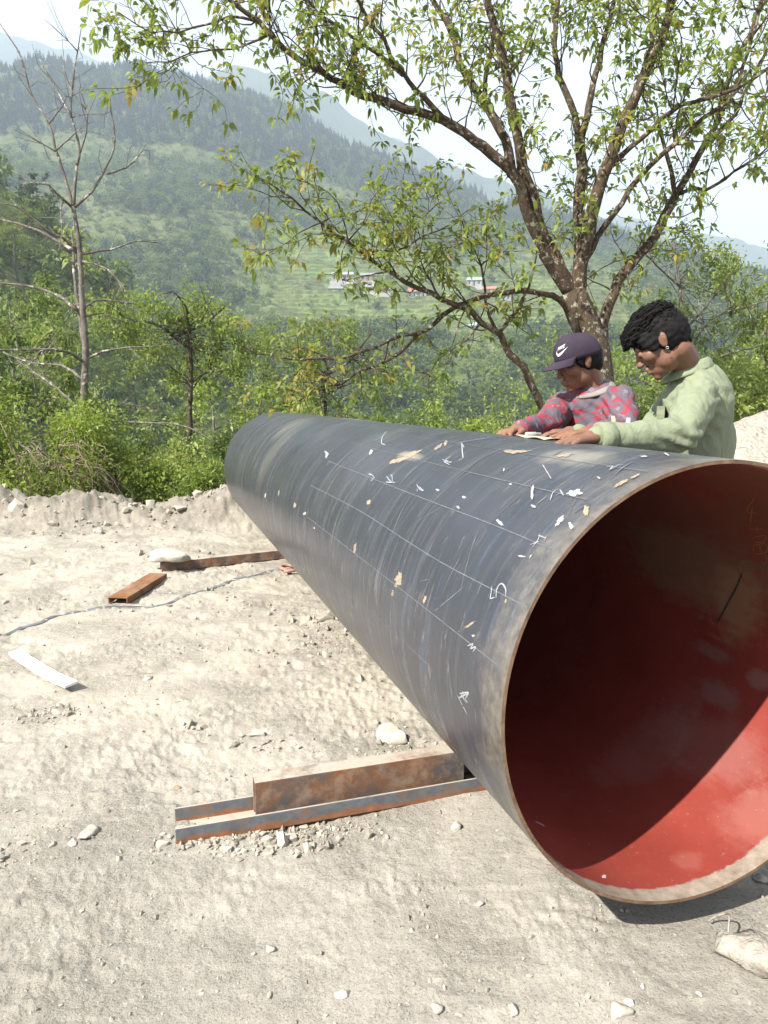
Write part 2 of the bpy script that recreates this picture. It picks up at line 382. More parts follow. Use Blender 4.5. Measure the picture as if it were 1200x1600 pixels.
def far_ridge(name, D, xs, ys, amp, seed, depth=900):
    px = np.linspace(xs[0], xs[-1], 260); yy = np.interp(px, xs, ys)
    th = np.degrees(np.arctan((px - 600) / FPX * _cp)); rows = []
    for k, t_ in enumerate(np.linspace(0, 1, 26)):                  # foot to crest to the back
        rr = D * .62 + (D * .38 + depth) * t_
        cz = np.array([CAMH + D * tanel(a, b) for a, b in zip(px, yy)])
        u = (rr - D * .62) / (D * .38); f = np.where(u < 1, u, 1 - (u - 1) * .9)
        x = rr * np.sin(np.radians(th)); y = rr * np.cos(np.radians(th))
        z = -80 + (cz + 80) * f + amp * fbm(x / 420, y / 420, 5, seed) * (.25 + f * .75) + amp * .25 * np.abs(fbm(x / 120, y / 120, 4, seed + 7))
        rows.append(np.stack([x, y, z], -1))
    V = np.stack(rows, 0); a, b = V.shape[:2]; idx = np.arange(a * b).reshape(a, b)
    Q = np.stack([idx[:-1, :-1], idx[:-1, 1:], idx[1:, 1:], idx[1:, :-1]], -1).reshape(-1, 4)
    return tag(mesh_np(name, V.reshape(-1, 3), Q, 'ridge_soil'), kind='structure')
far_ridge('mountain_ridge', 2000, [-500, 0, 250, 380, 450, 510, 557, 613, 653, 687, 800, 933, 1000, 1060, 1200, 1700], [200, 150, 120, 112, 114, 132, 168, 198, 218, 248, 292, 337, 357, 372, 420, 470], 70, 120)
far_ridge('mountain_ridge', 2900, [-600, -100, 0, 120, 250, 400, 520, 700, 850, 933, 980, 1013, 1200, 1800], [10, 10, 28, 58, 92, 128, 190, 255, 296, 318, 331, 354, 398, 470], 90, 150)

# ------------------------------------------------------------------ far woods (stuff)
def proto_tree(name, seed, h, wd, nleaf, ls, mat):
    g = np.random.default_rng(seed); mb = MB()
    nb = 9; cs = np.stack([g.normal(0, wd * .22, nb), g.normal(0, wd * .22, nb), g.uniform(.35, .92, nb) * h], 1)
    cr = g.uniform(.16, .30, nb) * wd
    k = g.integers(0, nb, nleaf); d = unit(g.normal(0, 1, (nleaf, 3))); P = cs[k] + d * cr[k][:, None] * g.uniform(.55, 1.1, (nleaf, 1)) ** .6
    leaves_mesh(mb, P, unit(d + g.normal(0, .6, (nleaf, 3))), ls * g.uniform(.6, 1.3, nleaf), .8, g.uniform(0, .8, nleaf), .2, rg=g)
    lv = mb.build(name, mat, smooth=False, attr='tint')
    tb = MB(); tb.tube([[0, 0, -1], [.1, 0, h * .35], [.0, .1, h * .8]], [.03 * h * .5, .018 * h * .6, .004 * h], 5)
    return lv, tb
def proto_pine(name, seed, h, wd, n, mat):
    g = np.random.default_rng(seed); mb = MB(); u = g.uniform(.16, 1, n) ** .9; a = g.uniform(0, 2 * np.pi, n)
    rad = wd * .5 * (1 - u) ** .75 + .15
    P = np.stack([np.cos(a) * rad * .15, np.sin(a) * rad * .15, u * h + .3], 1); D = np.stack([np.cos(a), np.sin(a), np.full(n, -.25)], 1)
    leaves_mesh(mb, P, D, rad * g.uniform(.7, 1.25, n), .55, g.uniform(0, .8, n), .15, rg=g)
    mb.tube([[0, 0, -1], [0, 0, h * .5], [0, 0, h]], [.26, .18, .04], 5)
    return mb.build(name, mat, smooth=False, attr='tint')
def scatter(name, protos, P, sc, seed, label, cat):
    """one uncountable wood: tree shapes instanced on its points by geometry nodes"""
    g = np.random.default_rng(seed); root = None
    o = mesh_np(name, P, [np.zeros((0, 3), int)] if False else [np.array([[0, 0, 0]])][:0] or [np.zeros((0, 3), int)], None) if False else None
    me = bpy.data.meshes.new(name); me.vertices.add(len(P)); me.vertices.foreach_set('co', np.asarray(P, np.float32).ravel())
    for k, v in (('sc', sc), ('rz', g.uniform(0, 6.28, len(P)))):
        a = me.attributes.new(k, 'FLOAT', 'POINT'); a.data.foreach_set('value', np.asarray(v, np.float32))
    a = me.attributes.new('pid', 'INT', 'POINT'); a.data.foreach_set('value', g.integers(0, len(protos), len(P)).astype(np.int32))
    me.update(); o = bpy.data.objects.new(name, me); COL.objects.link(o)
    ng = bpy.data.node_groups.new(name, 'GeometryNodeTree')
    ng.interface.new_socket('Geometry', in_out='INPUT', socket_type='NodeSocketGeometry'); ng.interface.new_socket('Geometry', in_out='OUTPUT', socket_type='NodeSocketGeometry')
    N = ng.nodes.new; gi = N('NodeGroupInput'); go = N('NodeGroupOutput'); jn = N('GeometryNodeJoinGeometry')
    def named(k, ty='FLOAT'):
        n = N('GeometryNodeInputNamedAttribute'); n.data_type = ty; n.inputs[0].default_value = k; return n.outputs['Attribute']
    rz = N('ShaderNodeCombineXYZ'); ng.links.new(named('rz'), rz.inputs[2])
    for i, p in enumerate(protos):
        cmp = N('FunctionNodeCompare'); cmp.data_type = 'INT'; cmp.operation = 'EQUAL'
        ii = [s for s in cmp.inputs if s.type == 'INT']; ng.links.new(named('pid', 'INT'), ii[0]); ii[1].default_value = i
        oi = N('GeometryNodeObjectInfo'); oi.inputs[0].default_value = p; oi.inputs['As Instance'].default_value = True
        ip = N('GeometryNodeInstanceOnPoints'); ng.links.new(gi.outputs[0], ip.inputs['Points']); ng.links.new(cmp.outputs[0], ip.inputs['Selection'])
        ng.links.new(oi.outputs['Geometry'], ip.inputs['Instance']); ng.links.new(rz.outputs[0], ip.inputs['Rotation']); ng.links.new(named('sc'), ip.inputs['Scale'])
        ng.links.new(ip.outputs[0], jn.inputs[0])
    ng.links.new(jn.outputs[0], go.inputs[0])
    md = o.modifiers.new('woods', 'NODES'); md.node_group = ng
    return tag(o, label, cat, kind='stuff')
PROTO = []
for i, (mt, h, wd) in enumerate([('leaf_mid', 9, 7.5), ('leaf_dark', 11, 7.5), ('leaf_pale', 7, 7), ('leaf_mid', 12, 6)]):
    lv, tb = proto_tree('woodland_tree', 200 + i, h, wd, 260, 1.35, mt); PROTO.append(lv)
PINES = [proto_pine('pine', 230 + i, 13 + 3 * i, 6.5, 170, 'needle') for i in range(2)]
SCR = [proto_tree('scrub_bush', 240 + i, 2.2, 3.4, 70, .9, m)[0] for i, m in enumerate(['leaf_pale', 'leaf_mid'])]
for p in PROTO + PINES + SCR: COL.objects.unlink(p)
def pts_polar(n, r0, r1, seed, t0=-36, t1=36, pw=1.0):
    g = np.random.default_rng(seed); th = g.uniform(t0, t1, n); r = r0 + (r1 - r0) * g.uniform(0, 1, n) ** pw
    return th, r, g
def xyz(th, r, z): return np.stack([r * np.sin(np.radians(th)), r * np.cos(np.radians(th)), z], -1)
def px_of(th): return 600 + FPX * np.tan(np.radians(th)) / _cp
PL = lambda th, r: fbm(r * np.sin(np.radians(th)) / 90, r * np.cos(np.radians(th)) / 90, 4, 300)
# broadleaved wood on the slope
th, r, g = pts_polar(21000, 150, 960, 31, pw=.85); z, m = hz_t(th, r); pl = PL(th, r)
dens = np.where(r < 330, .85, .80) * sstep(-.34, .12, pl + np.where(r < 340, .25, 0)); dens *= np.where(m > .3, .06, 1)
px = px_of(th); open_ = np.exp(-((px - 390) / 90) ** 2) * np.exp(-((r - 470) / 90) ** 2); dens *= 1 - .85 * open_
dens *= np.where((px > 690) & (px < 800) & (r > 225) & (r < 362), .04, 1)
band = np.exp(-((r - 720) / 55) ** 2) * sstep(700, 300, px); dens *= 1 - .9 * band
k = g.uniform(0, 1, len(th)) < dens
sc = g.uniform(.55, 1.15, len(th)) * np.interp(r, [150, 350, 1000], [.75, .85, 1.0]); sc *= np.where((m > .12), .6, 1)
scatter('woodland', PROTO, xyz(th, r, z)[k], sc[k], 32, 'hazy green broadleaved wood covering the far hillside below the pines', 'woodland')
# pines on the shoulder of the mountain
th, r, g = pts_polar(19000, 740, 1250, 33, pw=.8); z = hz(th, r); px = px_of(th); pl = PL(th, r)
k = g.uniform(0, 1, len(th)) < sstep(730, 800, r + 60 * pl) * sstep(-.55, -.2, pl) * .95
scatter('pine_forest', PINES, xyz(th, r, z)[k], g.uniform(.6, 1.15, len(th))[k], 34, 'dense blue-green pine forest along the mountain shoulder', 'forest')
# scrub on the open slopes and along terrace edges
th, r, g = pts_polar(16000, 150, 800, 35, pw=.8); z, m = hz_t(th, r)
k = g.uniform(0, 1, len(th)) < np.where(m > .3, .05 + .65 * hz_t.riser, .75)
scatter('hill_scrub', SCR, xyz(th, r, z)[k], (g.uniform(.4, 1.25, len(th)) * np.where(m > .3, .55, 1))[k], 36, 'low scrub dotting the open grassy slopes across the valley', 'scrub')

th, r, g = pts_polar(2600, 13, 165, 37, -38, -3, .8); z = hz(th, r)
k = (g.uniform(0, 1, len(th)) < .8) & (r > 13)
scatter('slope_scrub', SCR, xyz(th, r, z)[k], (g.uniform(.3, 1.0, len(th)) * np.interp(r, [13, 60], [.45, 1.0]))[k], 38, 'low scrub covering the shaded spur and bank at left', 'scrub')
th, r, g = pts_polar(1100, 14, 70, 39, -4, 38, .8); z = hz(th, r)
scatter('slope_scrub', SCR, xyz(th, r, z), g.uniform(.3, .8, len(th)), 40, 'low scrub on the bank below the men', 'scrub')
# ------------------------------------------------------------------ trees near enough to tell apart
def make_tree(seed, h, wd, nleaf, ls, leafm, barkm, base=.3, lean=0.1, trunk_r=None, six=False, stems=1):
    g = np.random.default_rng(seed); tw = MB(); lf = MB(); tr = trunk_r or h * .011; tips = []
    for s_ in range(stems):
        a0 = g.uniform(0, 6.28); ln = lean + (.22 if stems > 1 else 0)
        T = np.array([[0, 0, -.6], [ln * .1 * h * math.cos(a0), ln * .1 * h * math.sin(a0), .25 * h], [ln * .35 * h * math.cos(a0), ln * .35 * h * math.sin(a0), .6 * h], [ln * .6 * h * math.cos(a0), ln * .6 * h * math.sin(a0), .97 * h]])
        T[1:] += g.normal(0, .02 * h, (3, 3)) * [1, 1, 0]
        TP = smooth_poly(T, h * .06); rr = np.interp(np.linspace(0, 1, len(TP)), [0, .3, 1], [tr * 1.25, tr, tr * .12]); tw.tube(TP, rr, 7)
        nl = int(13 / (stems ** .5))
        for i in range(nl):
            u = base + (.95 - base) * (i + g.uniform(0, .9)) / nl; j = int(u * (len(TP) - 1)); p = TP[j]
            a = g.uniform(0, 6.28); up = g.uniform(.15, .9); Ln = wd * .5 * g.uniform(.55, 1.15) * (1.15 - .55 * u) * (1.1 if u > .4 else .85)
            d = np.array([math.cos(a), math.sin(a), up]); d /= np.linalg.norm(d)
            q = np.array([p, p + d * Ln * .45 + [0, 0, -.03 * Ln], p + d * Ln * .8 + [0, 0, .06 * Ln], p + d * Ln * 1.0 + [0, 0, .18 * Ln]]); q[1:] += g.normal(0, .05 * Ln, (3, 3))
            B = smooth_poly(q, Ln * .14); tw.tube(B, np.linspace(rr[j] * .55, tr * .06, len(B)), 5)
            for k in range(6):
                jj = g.integers(int(len(B) * .3), len(B)); e = unit(d + g.normal(0, .75, 3)); l2 = Ln * g.uniform(.18, .48)
                q2 = np.array([B[jj], B[jj] + e * l2 * .5 + [0, 0, .03 * l2], B[jj] + e * l2 + [0, 0, .15 * l2]]); q2[1:] += g.normal(0, .06 * l2, (2, 3))
                tw.tube(q2, [tr * .12, tr * .07, tr * .03], 4); tips.append((q2[1], q2[2], l2))
    tips_a = np.array([t_[0] for t_ in tips]); tips_b = np.array([t_[1] for t_ in tips]); tl = np.array([t_[2] for t_ in tips])
    wgt = g.uniform(.15, 1, len(tips)); wgt /= wgt.sum(); k = g.choice(len(tips), nleaf, p=wgt); u = g.uniform(-.15, 1.25, (nleaf, 1))
    P = tips_a[k] + (tips_b[k] - tips_a[k]) * u + g.normal(0, 1, (nleaf, 3)) * (tl[k][:, None] * .24) * [1, 1, .7]
    D = unit(tips_b[k] - tips_a[k]) * .6 + g.normal(0, .7, (nleaf, 3)) + [0, 0, -.1]
    ct = g.uniform(0, .8, len(tips)); leaves_mesh(lf, P, D, ls * g.lognormal(-.08, .32, nleaf), .5, np.where(g.uniform(0, 1, nleaf) < .04, 1, np.clip(ct[k] + g.normal(0, .13, nleaf), 0, .8)), .2, six, g)
    return tw, lf
VAR = []
spec = [(9, 6.5, 10000, .12, 'leaf_bush', 'bark_dark', .28), (10, 6.0, 10000, .125, 'leaf_mid', 'bark_dark', .3), (8, 6.5, 8500, .12, 'leaf_pale', 'bark_grey', .25),
        (11, 6.5, 11000, .135, 'leaf_dark', 'bark_dark', .25), (9, 5, 4600, .12, 'leaf_pale', 'bark_grey', .3), (6, 5, 8000, .10, 'leaf_bush', 'bark_dark', .2)]
for i, (h, wd, n, ls, lm, bm, bs) in enumerate(spec):
    tw, lf = make_tree(400 + i, h, wd, n, ls, lm, bm, bs)
    e = empty('slope_tree'); tw.build('trunk', bm, e); lf.build('crown', lm, e, smooth=False, attr='tint'); VAR.append([e, False, h])
def zland(x, y):
    rr = math.hypot(x, y); return float(hz(np.array([math.degrees(math.atan2(x, y))]), np.array([rr]))[0])
def plant_tree(v, px, Yd, ytop, label, group, seed, minh=2):
    """a copy of variant v rooted in the slope at distance Yd, its top reaching the picture row ytop"""
    g = np.random.default_rng(seed); x = (px - 600) / FPX * Yd * _cp; zb = zland(x, Yd) - .15; zt = at(px, ytop, Yd)[2]
    src = VAR[v]; o = src[0] if not src[1] else copy_tree(src[0]); src[1] = True
    s = max(minh, zt - zb) / src[2]; o.location = (x, Yd, zb); o.rotation_euler = (0, 0, g.uniform(0, 6.28)); o.scale = (s * g.uniform(.85, 1.1),) * 2 + (s,)
    return tag(o, label, 'tree', group)
LBL = ['bushy bright green young tree on the slope below the site edge', 'mid green leafy tree on the slope below the site edge', 'pale yellow-green tree with grey trunk on the slope below the site edge',
       'dark green dense tree on the slope below the site edge', 'thin pale airy tree with grey trunk on the slope below the site edge', 'low spreading bright green tree on the slope below the site edge']
lay = [  # variant, px, distance, top row
 (4, 60, 17, 540), (4, 10, 20, 455), (0, 395, 18, 600), (4, 345, 24, 540), (3, 40, 45, 500),
 (5, 470, 20, 615), (5, 560, 16, 645), (4, 520, 26, 600), (1, 610, 24, 645), (0, 660, 20, 655), (4, 800, 24, 610), (1, 840, 19, 640), (0, 890, 15, 620),
 (2, 1010, 13, 600), (0, 955, 17, 615), (4, 1165, 13, 345), (4, 1040, 26, 530), (5, 1180, 10.5, 575), (5, 1100, 12, 615),
 (1, -60, 16, 420), (0, 1290, 15, 400), (2, -40, 30, 380)]
LAB = ['bushy tree in front of the bare tree, left of its trunk', 'pale tree at the left edge above the tangled bush', 'bushy tree above the far end of the pipe', 'pale yellow-green tree right of the slender tree',
 'dark dense tree at the left edge below the spur', 'bright young tree right of the far pipe end', 'low spreading tree behind the thicket above the pipe', 'pale tree top left of the drooping branch', 'mid green tree below the drooping branch', 'low bright tree top above the pipe, left of the capped man', 'thin airy tree left of the leaning stem', 'mid green tree behind the leaning stem', 'bushy tree behind the capped man', 'pale tree between the two men', 'bright tree behind the trunk between the two men', 'tall thin airy tree at the right edge',
 'mid green tree between the right stem and the man in green', 'low spreading tree behind the gravel heap', 'low spreading tree behind the shoulder of the man in green', 'leafy tree cut by the left edge', 'bushy tree cut by the right edge behind the gravel heap', 'pale tree farther back, cut by the left edge']
for i, (v, px, Yd, yt) in enumerate(lay):
    plant_tree(v, px, Yd, yt, LAB[i], 'trees growing on the slope below the site edge', 500 + i)
# trees on the left spur and the valley side
SL = ['bushy green tree on the shaded spur at left', 'mid green tree on the shaded spur at left', 'pale green tree on the shaded spur at left', 'dark evergreen tree on the shaded spur at left', 'thin airy tree on the shaded spur at left', 'low spreading tree on the shaded spur at left']
g = np.random.default_rng(77); n = 0
while n < 80:
    px = g.uniform(-60, 420); rr = g.uniform(72, 158); th = math.degrees(math.atan((px - 600) / FPX * _cp)); z = float(hz(np.array([th]), np.array([rr]))[0])
    if z < -45 or (rr < 118 and g.uniform() < .2): continue
    v = int(g.choice([0, 1, 2, 3, 3, 1])); src = VAR[v]; o = copy_tree(src[0]); s = g.uniform(.7, 1.25) * 9 / src[2]
    o.location = (rr * math.sin(R_(th)), rr * math.cos(R_(th)), z - .3); o.rotation_euler = (0, 0, g.uniform(0, 6.28)); o.scale = (s * 1.1, s * 1.1, s)
    tag(o, SL[v], 'tree', 'trees on the spur at left'); n += 1
# trees standing on the lower slope across the valley
g = np.random.default_rng(78)
for i in range(60):
    px = g.uniform(400, 1230); rr = g.uniform(165, 300)
    if 690 < px < 800: rr = 165 + (rr - 165) * .3
    th = math.degrees(math.atan((px - 600) / FPX * _cp)); z = float(hz(np.array([th]), np.array([rr]))[0])
    v = int(g.choice([0, 1, 1, 3, 3, 2])); src = VAR[v]; o = copy_tree(src[0]); s = g.uniform(.9, 1.5) * 9.5 / src[2]
    o.location = (rr * math.sin(R_(th)), rr * math.cos(R_(th)), z - .3); o.rotation_euler = (0, 0, g.uniform(0, 6.28)); o.scale = (s, s, s)
    tag(o, ['bushy green', 'mid green', 'pale green', 'dark green'][v] + ' tree standing at the foot of the far slope', 'tree', 'trees at the foot of the far slope')

# ------------------------------------------------------------------ the big multi-stemmed tree behind the men
TY = 7.55
def limb(mb, pts, w0, w1, y0, y1, n=8, wob=.0, g=rng):
    """pts: picture points; w0,w1: thickness in picture pixels at the ends; y0,y1 distance"""
    P = [at(px, py, y0 + (y1 - y0) * i / (len(pts) - 1)) for i, (px, py) in enumerate(pts)]
    P = smooth_poly(np.array(P), .12); m = len(P)
    if wob: P[1:-1] += np.stack([fbm(np.arange(m) * .45, np.full(m, k * 7.7), 2, int(y0 * 100) % 50) for k in range(3)], 1)[1:-1] * wob
    rad = np.linspace(w0, w1, m) * .5 * np.linspace(y0, y1, m) / FPX
    mb.tube(P, rad * (1 + .10 * fbm(np.arange(m) * .8, np.full(m, y0), 2, 5)), n); return P, rad
LIMBS = {  # name: (points, px width at start, at end, distance start, end)
 'trunk': ([(950, 800), (942, 700), (937, 620), (932, 560), (918, 515), (903, 480), (893, 455)], 52, 44, TY, TY),
 'l1': ([(905, 485), (877, 420), (850, 368), (832, 315), (818, 262), (805, 205), (798, 155), (788, 95), (775, 40), (755, -25), (735, -110)], 34, 11, TY, 7.0),
 'l2': ([(893, 462), (862, 412), (838, 362), (818, 312), (797, 267), (740, 220), (693, 187), (633, 170), (587, 153), (537, 133), (500, 110), (443, 77), (400, 33), (365, 5), (320, -35)], 30, 8, TY, 6.5),
 'l2b': ([(696, 188), (663, 153), (640, 128), (613, 97), (597, 60), (567, 13), (545, -40)], 13, 6, 7.1, 6.4),
 'l2c': ([(630, 118), (585, 82), (560, 67), (510, 30), (480, 0), (440, -40)], 9, 4, 7.0, 6.3),
 'l3': ([(800, 275), (783, 200), (757, 163), (738, 130), (720, 100), (697, 33), (672, -10), (640, -70)], 22, 7, 7.35, 7.9),
 'l3b': ([(757, 165), (760, 117), (770, 67), (765, 0), (768, -80)], 11, 6, 7.6, 7.9),
 'mid': ([(905, 440), (908, 393), (906, 340), (907, 300), (908, 255), (906, 215)], 28, 22, TY, 7.9),
 'mida': ([(906, 217), (890, 160), (873, 117), (867, 67), (872, 0), (875, -80)], 16, 7, 7.9, 8.2),
 'midb': ([(907, 217), (923, 150), (940, 77), (957, 17), (970, -60)], 17, 7, 7.9, 8.2),
 'r1': ([(900, 465), (912, 400), (920, 360), (931, 317), (950, 250), (977, 190), (1000, 127), (1033, 67), (1048, 10), (1060, -60)], 34, 15, TY, 7.2),
 'r1f': ([(1005, 112), (1018, 60), (1030, 7), (1035, -60)], 12, 6, 7.35, 7.5),
 'r1b': ([(953, 262), (987, 230), (1033, 187), (1063, 167), (1105, 153), (1147, 143), (1200, 107), (1260, 60)], 12, 6, 7.5, 6.8),
 'r2': ([(915, 405), (957, 337), (1000, 277), (1050, 227), (1100, 187), (1147, 143), (1176, 60), (1195, -10)], 15, 5, TY, 7.0),
 'r3': ([(938, 545), (948, 490), (967, 440), (1000, 397), (1033, 353), (1055, 307)], 26, 19, TY, 7.9),
 'r3a': ([(1055, 307), (1047, 267), (1038, 230), (1028, 195), (1012, 165), (1000, 140)], 11, 4, 7.9, 8.2),
 'r3b': ([(1055, 307), (1075, 270), (1097, 233), (1117, 200), (1133, 143), (1150, 90), (1170, 57), (1192, 0), (1215, -70)], 16, 6, 7.9, 8.1),
 'r3d': ([(1107, 227), (1147, 180), (1160, 150), (1180, 115), (1198, 80), (1230, 40)], 10, 4, 8, 8.3),
 'r3c': ([(1057, 305), (1083, 292), (1100, 297), (1133, 280), (1163, 257), (1200, 230)], 9, 3, 7.9, 7.4),
 'd': ([(890, 490), (877, 470), (851, 457), (806, 455), (750, 465), (710, 483), (683, 503), (655, 521)], 15, 9, TY, 6.9),
 'd1': ([(655, 521), (627, 523), (587, 543), (543, 557), (467, 562), (400, 550), (365, 535)], 8, 3, 6.9, 6.4),
 'd2': ([(655, 521), (620, 553), (587, 573), (563, 580), (530, 600), (493, 608), (467, 627)], 8, 3, 6.9, 7.1),
 'e': ([(905, 790), (872, 690), (853, 645), (833, 610), (818, 569), (798, 551), (779, 523), (753, 502), (740, 491), (727, 483), (690, 467), (653, 450), (620, 430), (593, 413), (560, 393), (527, 365), (500, 347), (477, 330), (457, 310), (420, 287), (398, 275)], 24, 3, 7.3, 6.4),
 'e2': ([(779, 523), (792, 505), (809, 482), (826, 452), (835, 415), (838, 380)], 9, 3, 7.2, 7.0),
 'e3': ([(776, 518), (764, 490), (758, 455), (752, 415), (735, 380), (722, 345)], 8, 3, 7.2, 6.8),
 'e4': ([(620, 430), (600, 400), (585, 385), (560, 375)], 5, 2, 6.8, 6.6),
 'e5': ([(560, 393), (620, 392), (655, 375), (700, 350), (745, 322)], 5, 2, 6.6, 6.9),
 'e6': ([(690, 467), (672, 440), (655, 400), (650, 350), (690, 312)], 5, 2, 6.9, 6.7),
 'u1': ([(400, 33), (360, 28), (327, 37), (277, 53), (240, 50), (213, 37), (187, 23), (165, 35)], 6, 2, 6.5, 6.2),
 'u2': ([(420, 55), (367, 77), (335, 75), (300, 82), (267, 95), (227, 98)], 5, 2, 6.55, 6.3),
}
tm = MB(); TW = MB(); TL = MB(); g = np.random.default_rng(12); seeds = []
lim = {}
for nme, (pts, w0, w1, y0, y1) in LIMBS.items():
    wob = .0 if nme == 'trunk' else .035
    kk_ = .94 if nme == 'trunk' else .68
    P, rad = limb(tm, pts, w0 * kk_, w1 * kk_, y0, y1, 10 if w0 > 18 else 7, wob); lim[nme] = (P, rad)
DENS = {'trunk': 0, 'd': 1, 'e': 5.0, 'd1': 5, 'd2': 5, 'u1': 8, 'u2': 8, 'e4': 6, 'e5': 6, 'e6': 6, 'e2': 4, 'e3': 5}
whorl = []
def grow(p, d, ln, rad0, depth):
    m = 6; q = [p]; dd = d.copy()
    for i in range(m):
        dd = unit(dd + g.normal(0, .22, 3) + np.array([0, 0, .05])); q.append(q[-1] + dd * ln / m)
    q = np.array(q); TW.tube(q, np.linspace(rad0, .0022, len(q)), 4, caps=False)
    if depth > 0:
        for k in range(int(g.integers(2, 5))):
            j = int(g.integers(2, m + 1)); grow(q[j], unit(dd + g.normal(0, .8, 3)), ln * g.uniform(.35, .6), rad0 * .5, depth - 1)
    whorl.append((q[-1], dd));
    if ln > .35: whorl.append((q[m // 2 + 1] + g.normal(0, .02, 3), dd))
for nme, (P, rad) in lim.items():
    dn = DENS.get(nme, 5.6); L_ = np.linalg.norm(np.diff(P, axis=0), axis=1).sum(); cnt = int(dn * L_ * 1.5); m = len(P)
    lo = .12 if nme in ('d1', 'd2', 'u1', 'u2') else (.42 if nme in ('e', 'l1', 'l2', 'r1') else .2)
    for k in range(cnt):
        u = lo + (1 - lo) * g.uniform() ** .8; j = min(m - 2, int(u * (m - 1))); tdir = unit(P[j + 1] - P[j])
        d = unit(tdir * g.uniform(.2, .9) + g.normal(0, .75, 3) + np.array([0, 0, .18]))
        grow(P[j], d, g.uniform(.28, .8), min(.0085, rad[j] * .55), 1)
    whorl.append((P[-1], unit(P[-1] - P[-2])))
P = np.array([a for a, b in whorl]); Dw = np.array([b for a, b in whorl])
nl = g.integers(5, 10, len(P)); ii = np.repeat(np.arange(len(P)), nl); n = len(ii)
d = unit(Dw[ii] * .55 + g.normal(0, .75, (n, 3)) + [0, 0, -.18]); PP = P[ii] + d * g.uniform(.0, .035, (n, 1)) + g.normal(0, .012, (n, 3))
tipc = g.uniform(0, 1, len(P)); lowx = P[:, 0] < -.1
tint = np.where(tipc[ii] > np.where(lowx[ii] & (P[ii][:, 2] < 3.4), .72, .84), g.uniform(.82, 1, n), np.clip(g.uniform(.05, .8, len(P))[ii] + g.normal(0, .1, n), 0, .8))
leaves_mesh(TL, PP, d, g.uniform(.042, .092, n), .43, tint, .35, True, g)
big_tree = empty('broadleaf_tree', at(950, 800, TY) * [1, 1, 0] + [0, 0, -.1]); off = np.array(big_tree.location)
tm.build('trunk', 'bark_brown', big_tree, off=off); TW.build('twigs', 'bark_brown', big_tree, off=off); TL.build('crown', 'leaf_main', big_tree, False, off=off, attr='tint')
tag(big_tree, 'large spreading multi-stemmed tree with bronze-green young leaves behind the two men', 'tree')
print('main tree leaves', n, 'whorls', len(P))

# ------------------------------------------------------------------ the bare tree at left
DY = 9.6; dm = MB(); g = np.random.default_rng(21)
DEAD = [
 ([(137, 780), (134, 700), (131, 650), (132, 600), (134, 540), (129, 480), (125, 400), (120, 355), (114, 323)], 17, 8),
 ([(132, 545), (124, 490), (117, 440), (115, 395), (112, 360)], 8, 4),
 ([(115, 323), (100, 273), (87, 233), (75, 190), (50, 150), (33, 90), (0, 37)], 6, 2), ([(115, 323), (120, 260), (125, 233), (112, 183), (113, 133), (122, 73), (128, 37)], 6, 1.6),
 ([(123, 245), (135, 207), (136, 163)], 4, 1.5), ([(117, 323), (143, 300), (167, 260), (180, 217), (173, 173), (172, 147)], 6, 1.8), ([(167, 272), (197, 262), (220, 240), (227, 223)], 4, 1.2),
 ([(88, 235), (113, 213), (127, 200)], 3, 1.2), ([(77, 193), (97, 167), (105, 150)], 3, 1.2), ([(87, 237), (68, 225), (50, 217)], 3, 1.2), ([(135, 172), (113, 143), (98, 103)], 3, 1.2),
 ([(112, 183), (83, 130), (62, 93)], 4, 1.3), ([(121, 80), (108, 65), (98, 52)], 3, 1), ([(112, 323), (95, 308), (77, 290), (47, 285)], 5, 1.6), ([(99, 312), (95, 330), (97, 367), (90, 395)], 3, 1.4),
 ([(121, 390), (98, 372), (73, 360), (27, 323), (0, 318)], 6, 2), ([(120, 394), (77, 370), (40, 353), (0, 343), (-30, 345)], 7, 3), ([(126, 397), (173, 390), (217, 377), (250, 380)], 5, 1.5),
 ([(121, 485), (98, 466), (73, 455), (33, 445), (-10, 441)], 7, 4), ([(130, 565), (112, 553), (93, 548), (45, 546), (-10, 546)], 6, 4), ([(128, 592), (108, 577), (87, 570), (43, 565), (5, 550)], 6, 2.5),
 ([(128, 645), (112, 628), (80, 600), (52, 580), (27, 563)], 5, 3), ([(135, 478), (148, 470), (175, 470), (212, 475)], 5, 2.5), ([(137, 560), (160, 550), (187, 545), (250, 540), (280, 535)], 5, 1.5),
 ([(128, 408), (160, 417), (182, 435), (200, 457)], 3.5, 1.4), ([(134, 495), (160, 490), (197, 505)], 4, 1.6), ([(134, 700), (150, 680), (167, 657), (173, 640), (160, 622), (140, 612)], 6, 2),
 ([(140, 692), (158, 672), (180, 662), (233, 660), (293, 667), (340, 693)], 6, 2), ([(173, 642), (192, 630), (200, 622)], 3, 1.2), ([(168, 652), (205, 640), (240, 640)], 3, 1.2), ([(128, 620), (150, 640), (175, 655)], 3, 1.5)]
for k, (pts, w0, w1) in enumerate(DEAD):
    y1 = DY + (0 if k == 0 else g.uniform(-.9, .9)); P, rad = limb(dm, pts, w0 * .82, w1 * .75, DY, y1, 9 if k == 0 else 6, .02 if k else .01)
    if k > 1:
        for q in range(int(3 + len(pts) * .8)):
            j = int(g.integers(len(P) // 3, len(P) - 1)); d = unit(unit(P[j + 1] - P[j]) + g.normal(0, .7, 3)); ln = g.uniform(.12, .5)
            dm.tube([P[j], P[j] + d * ln * .5 + g.normal(0, .02, 3), P[j] + d * ln + g.normal(0, .04, 3)], [min(.006, rad[j] * .5), .004, .0018], 4, caps=False)
dead = empty('bare_tree', (at(137, 780, DY)[0], DY, at(137, 780, DY)[2])); dm.build('trunk', 'bark_grey', dead, off=np.array(dead.location))
tag(dead, 'tall bare leafless tree with pale grey branches behind the dirt berm at left', 'tree')
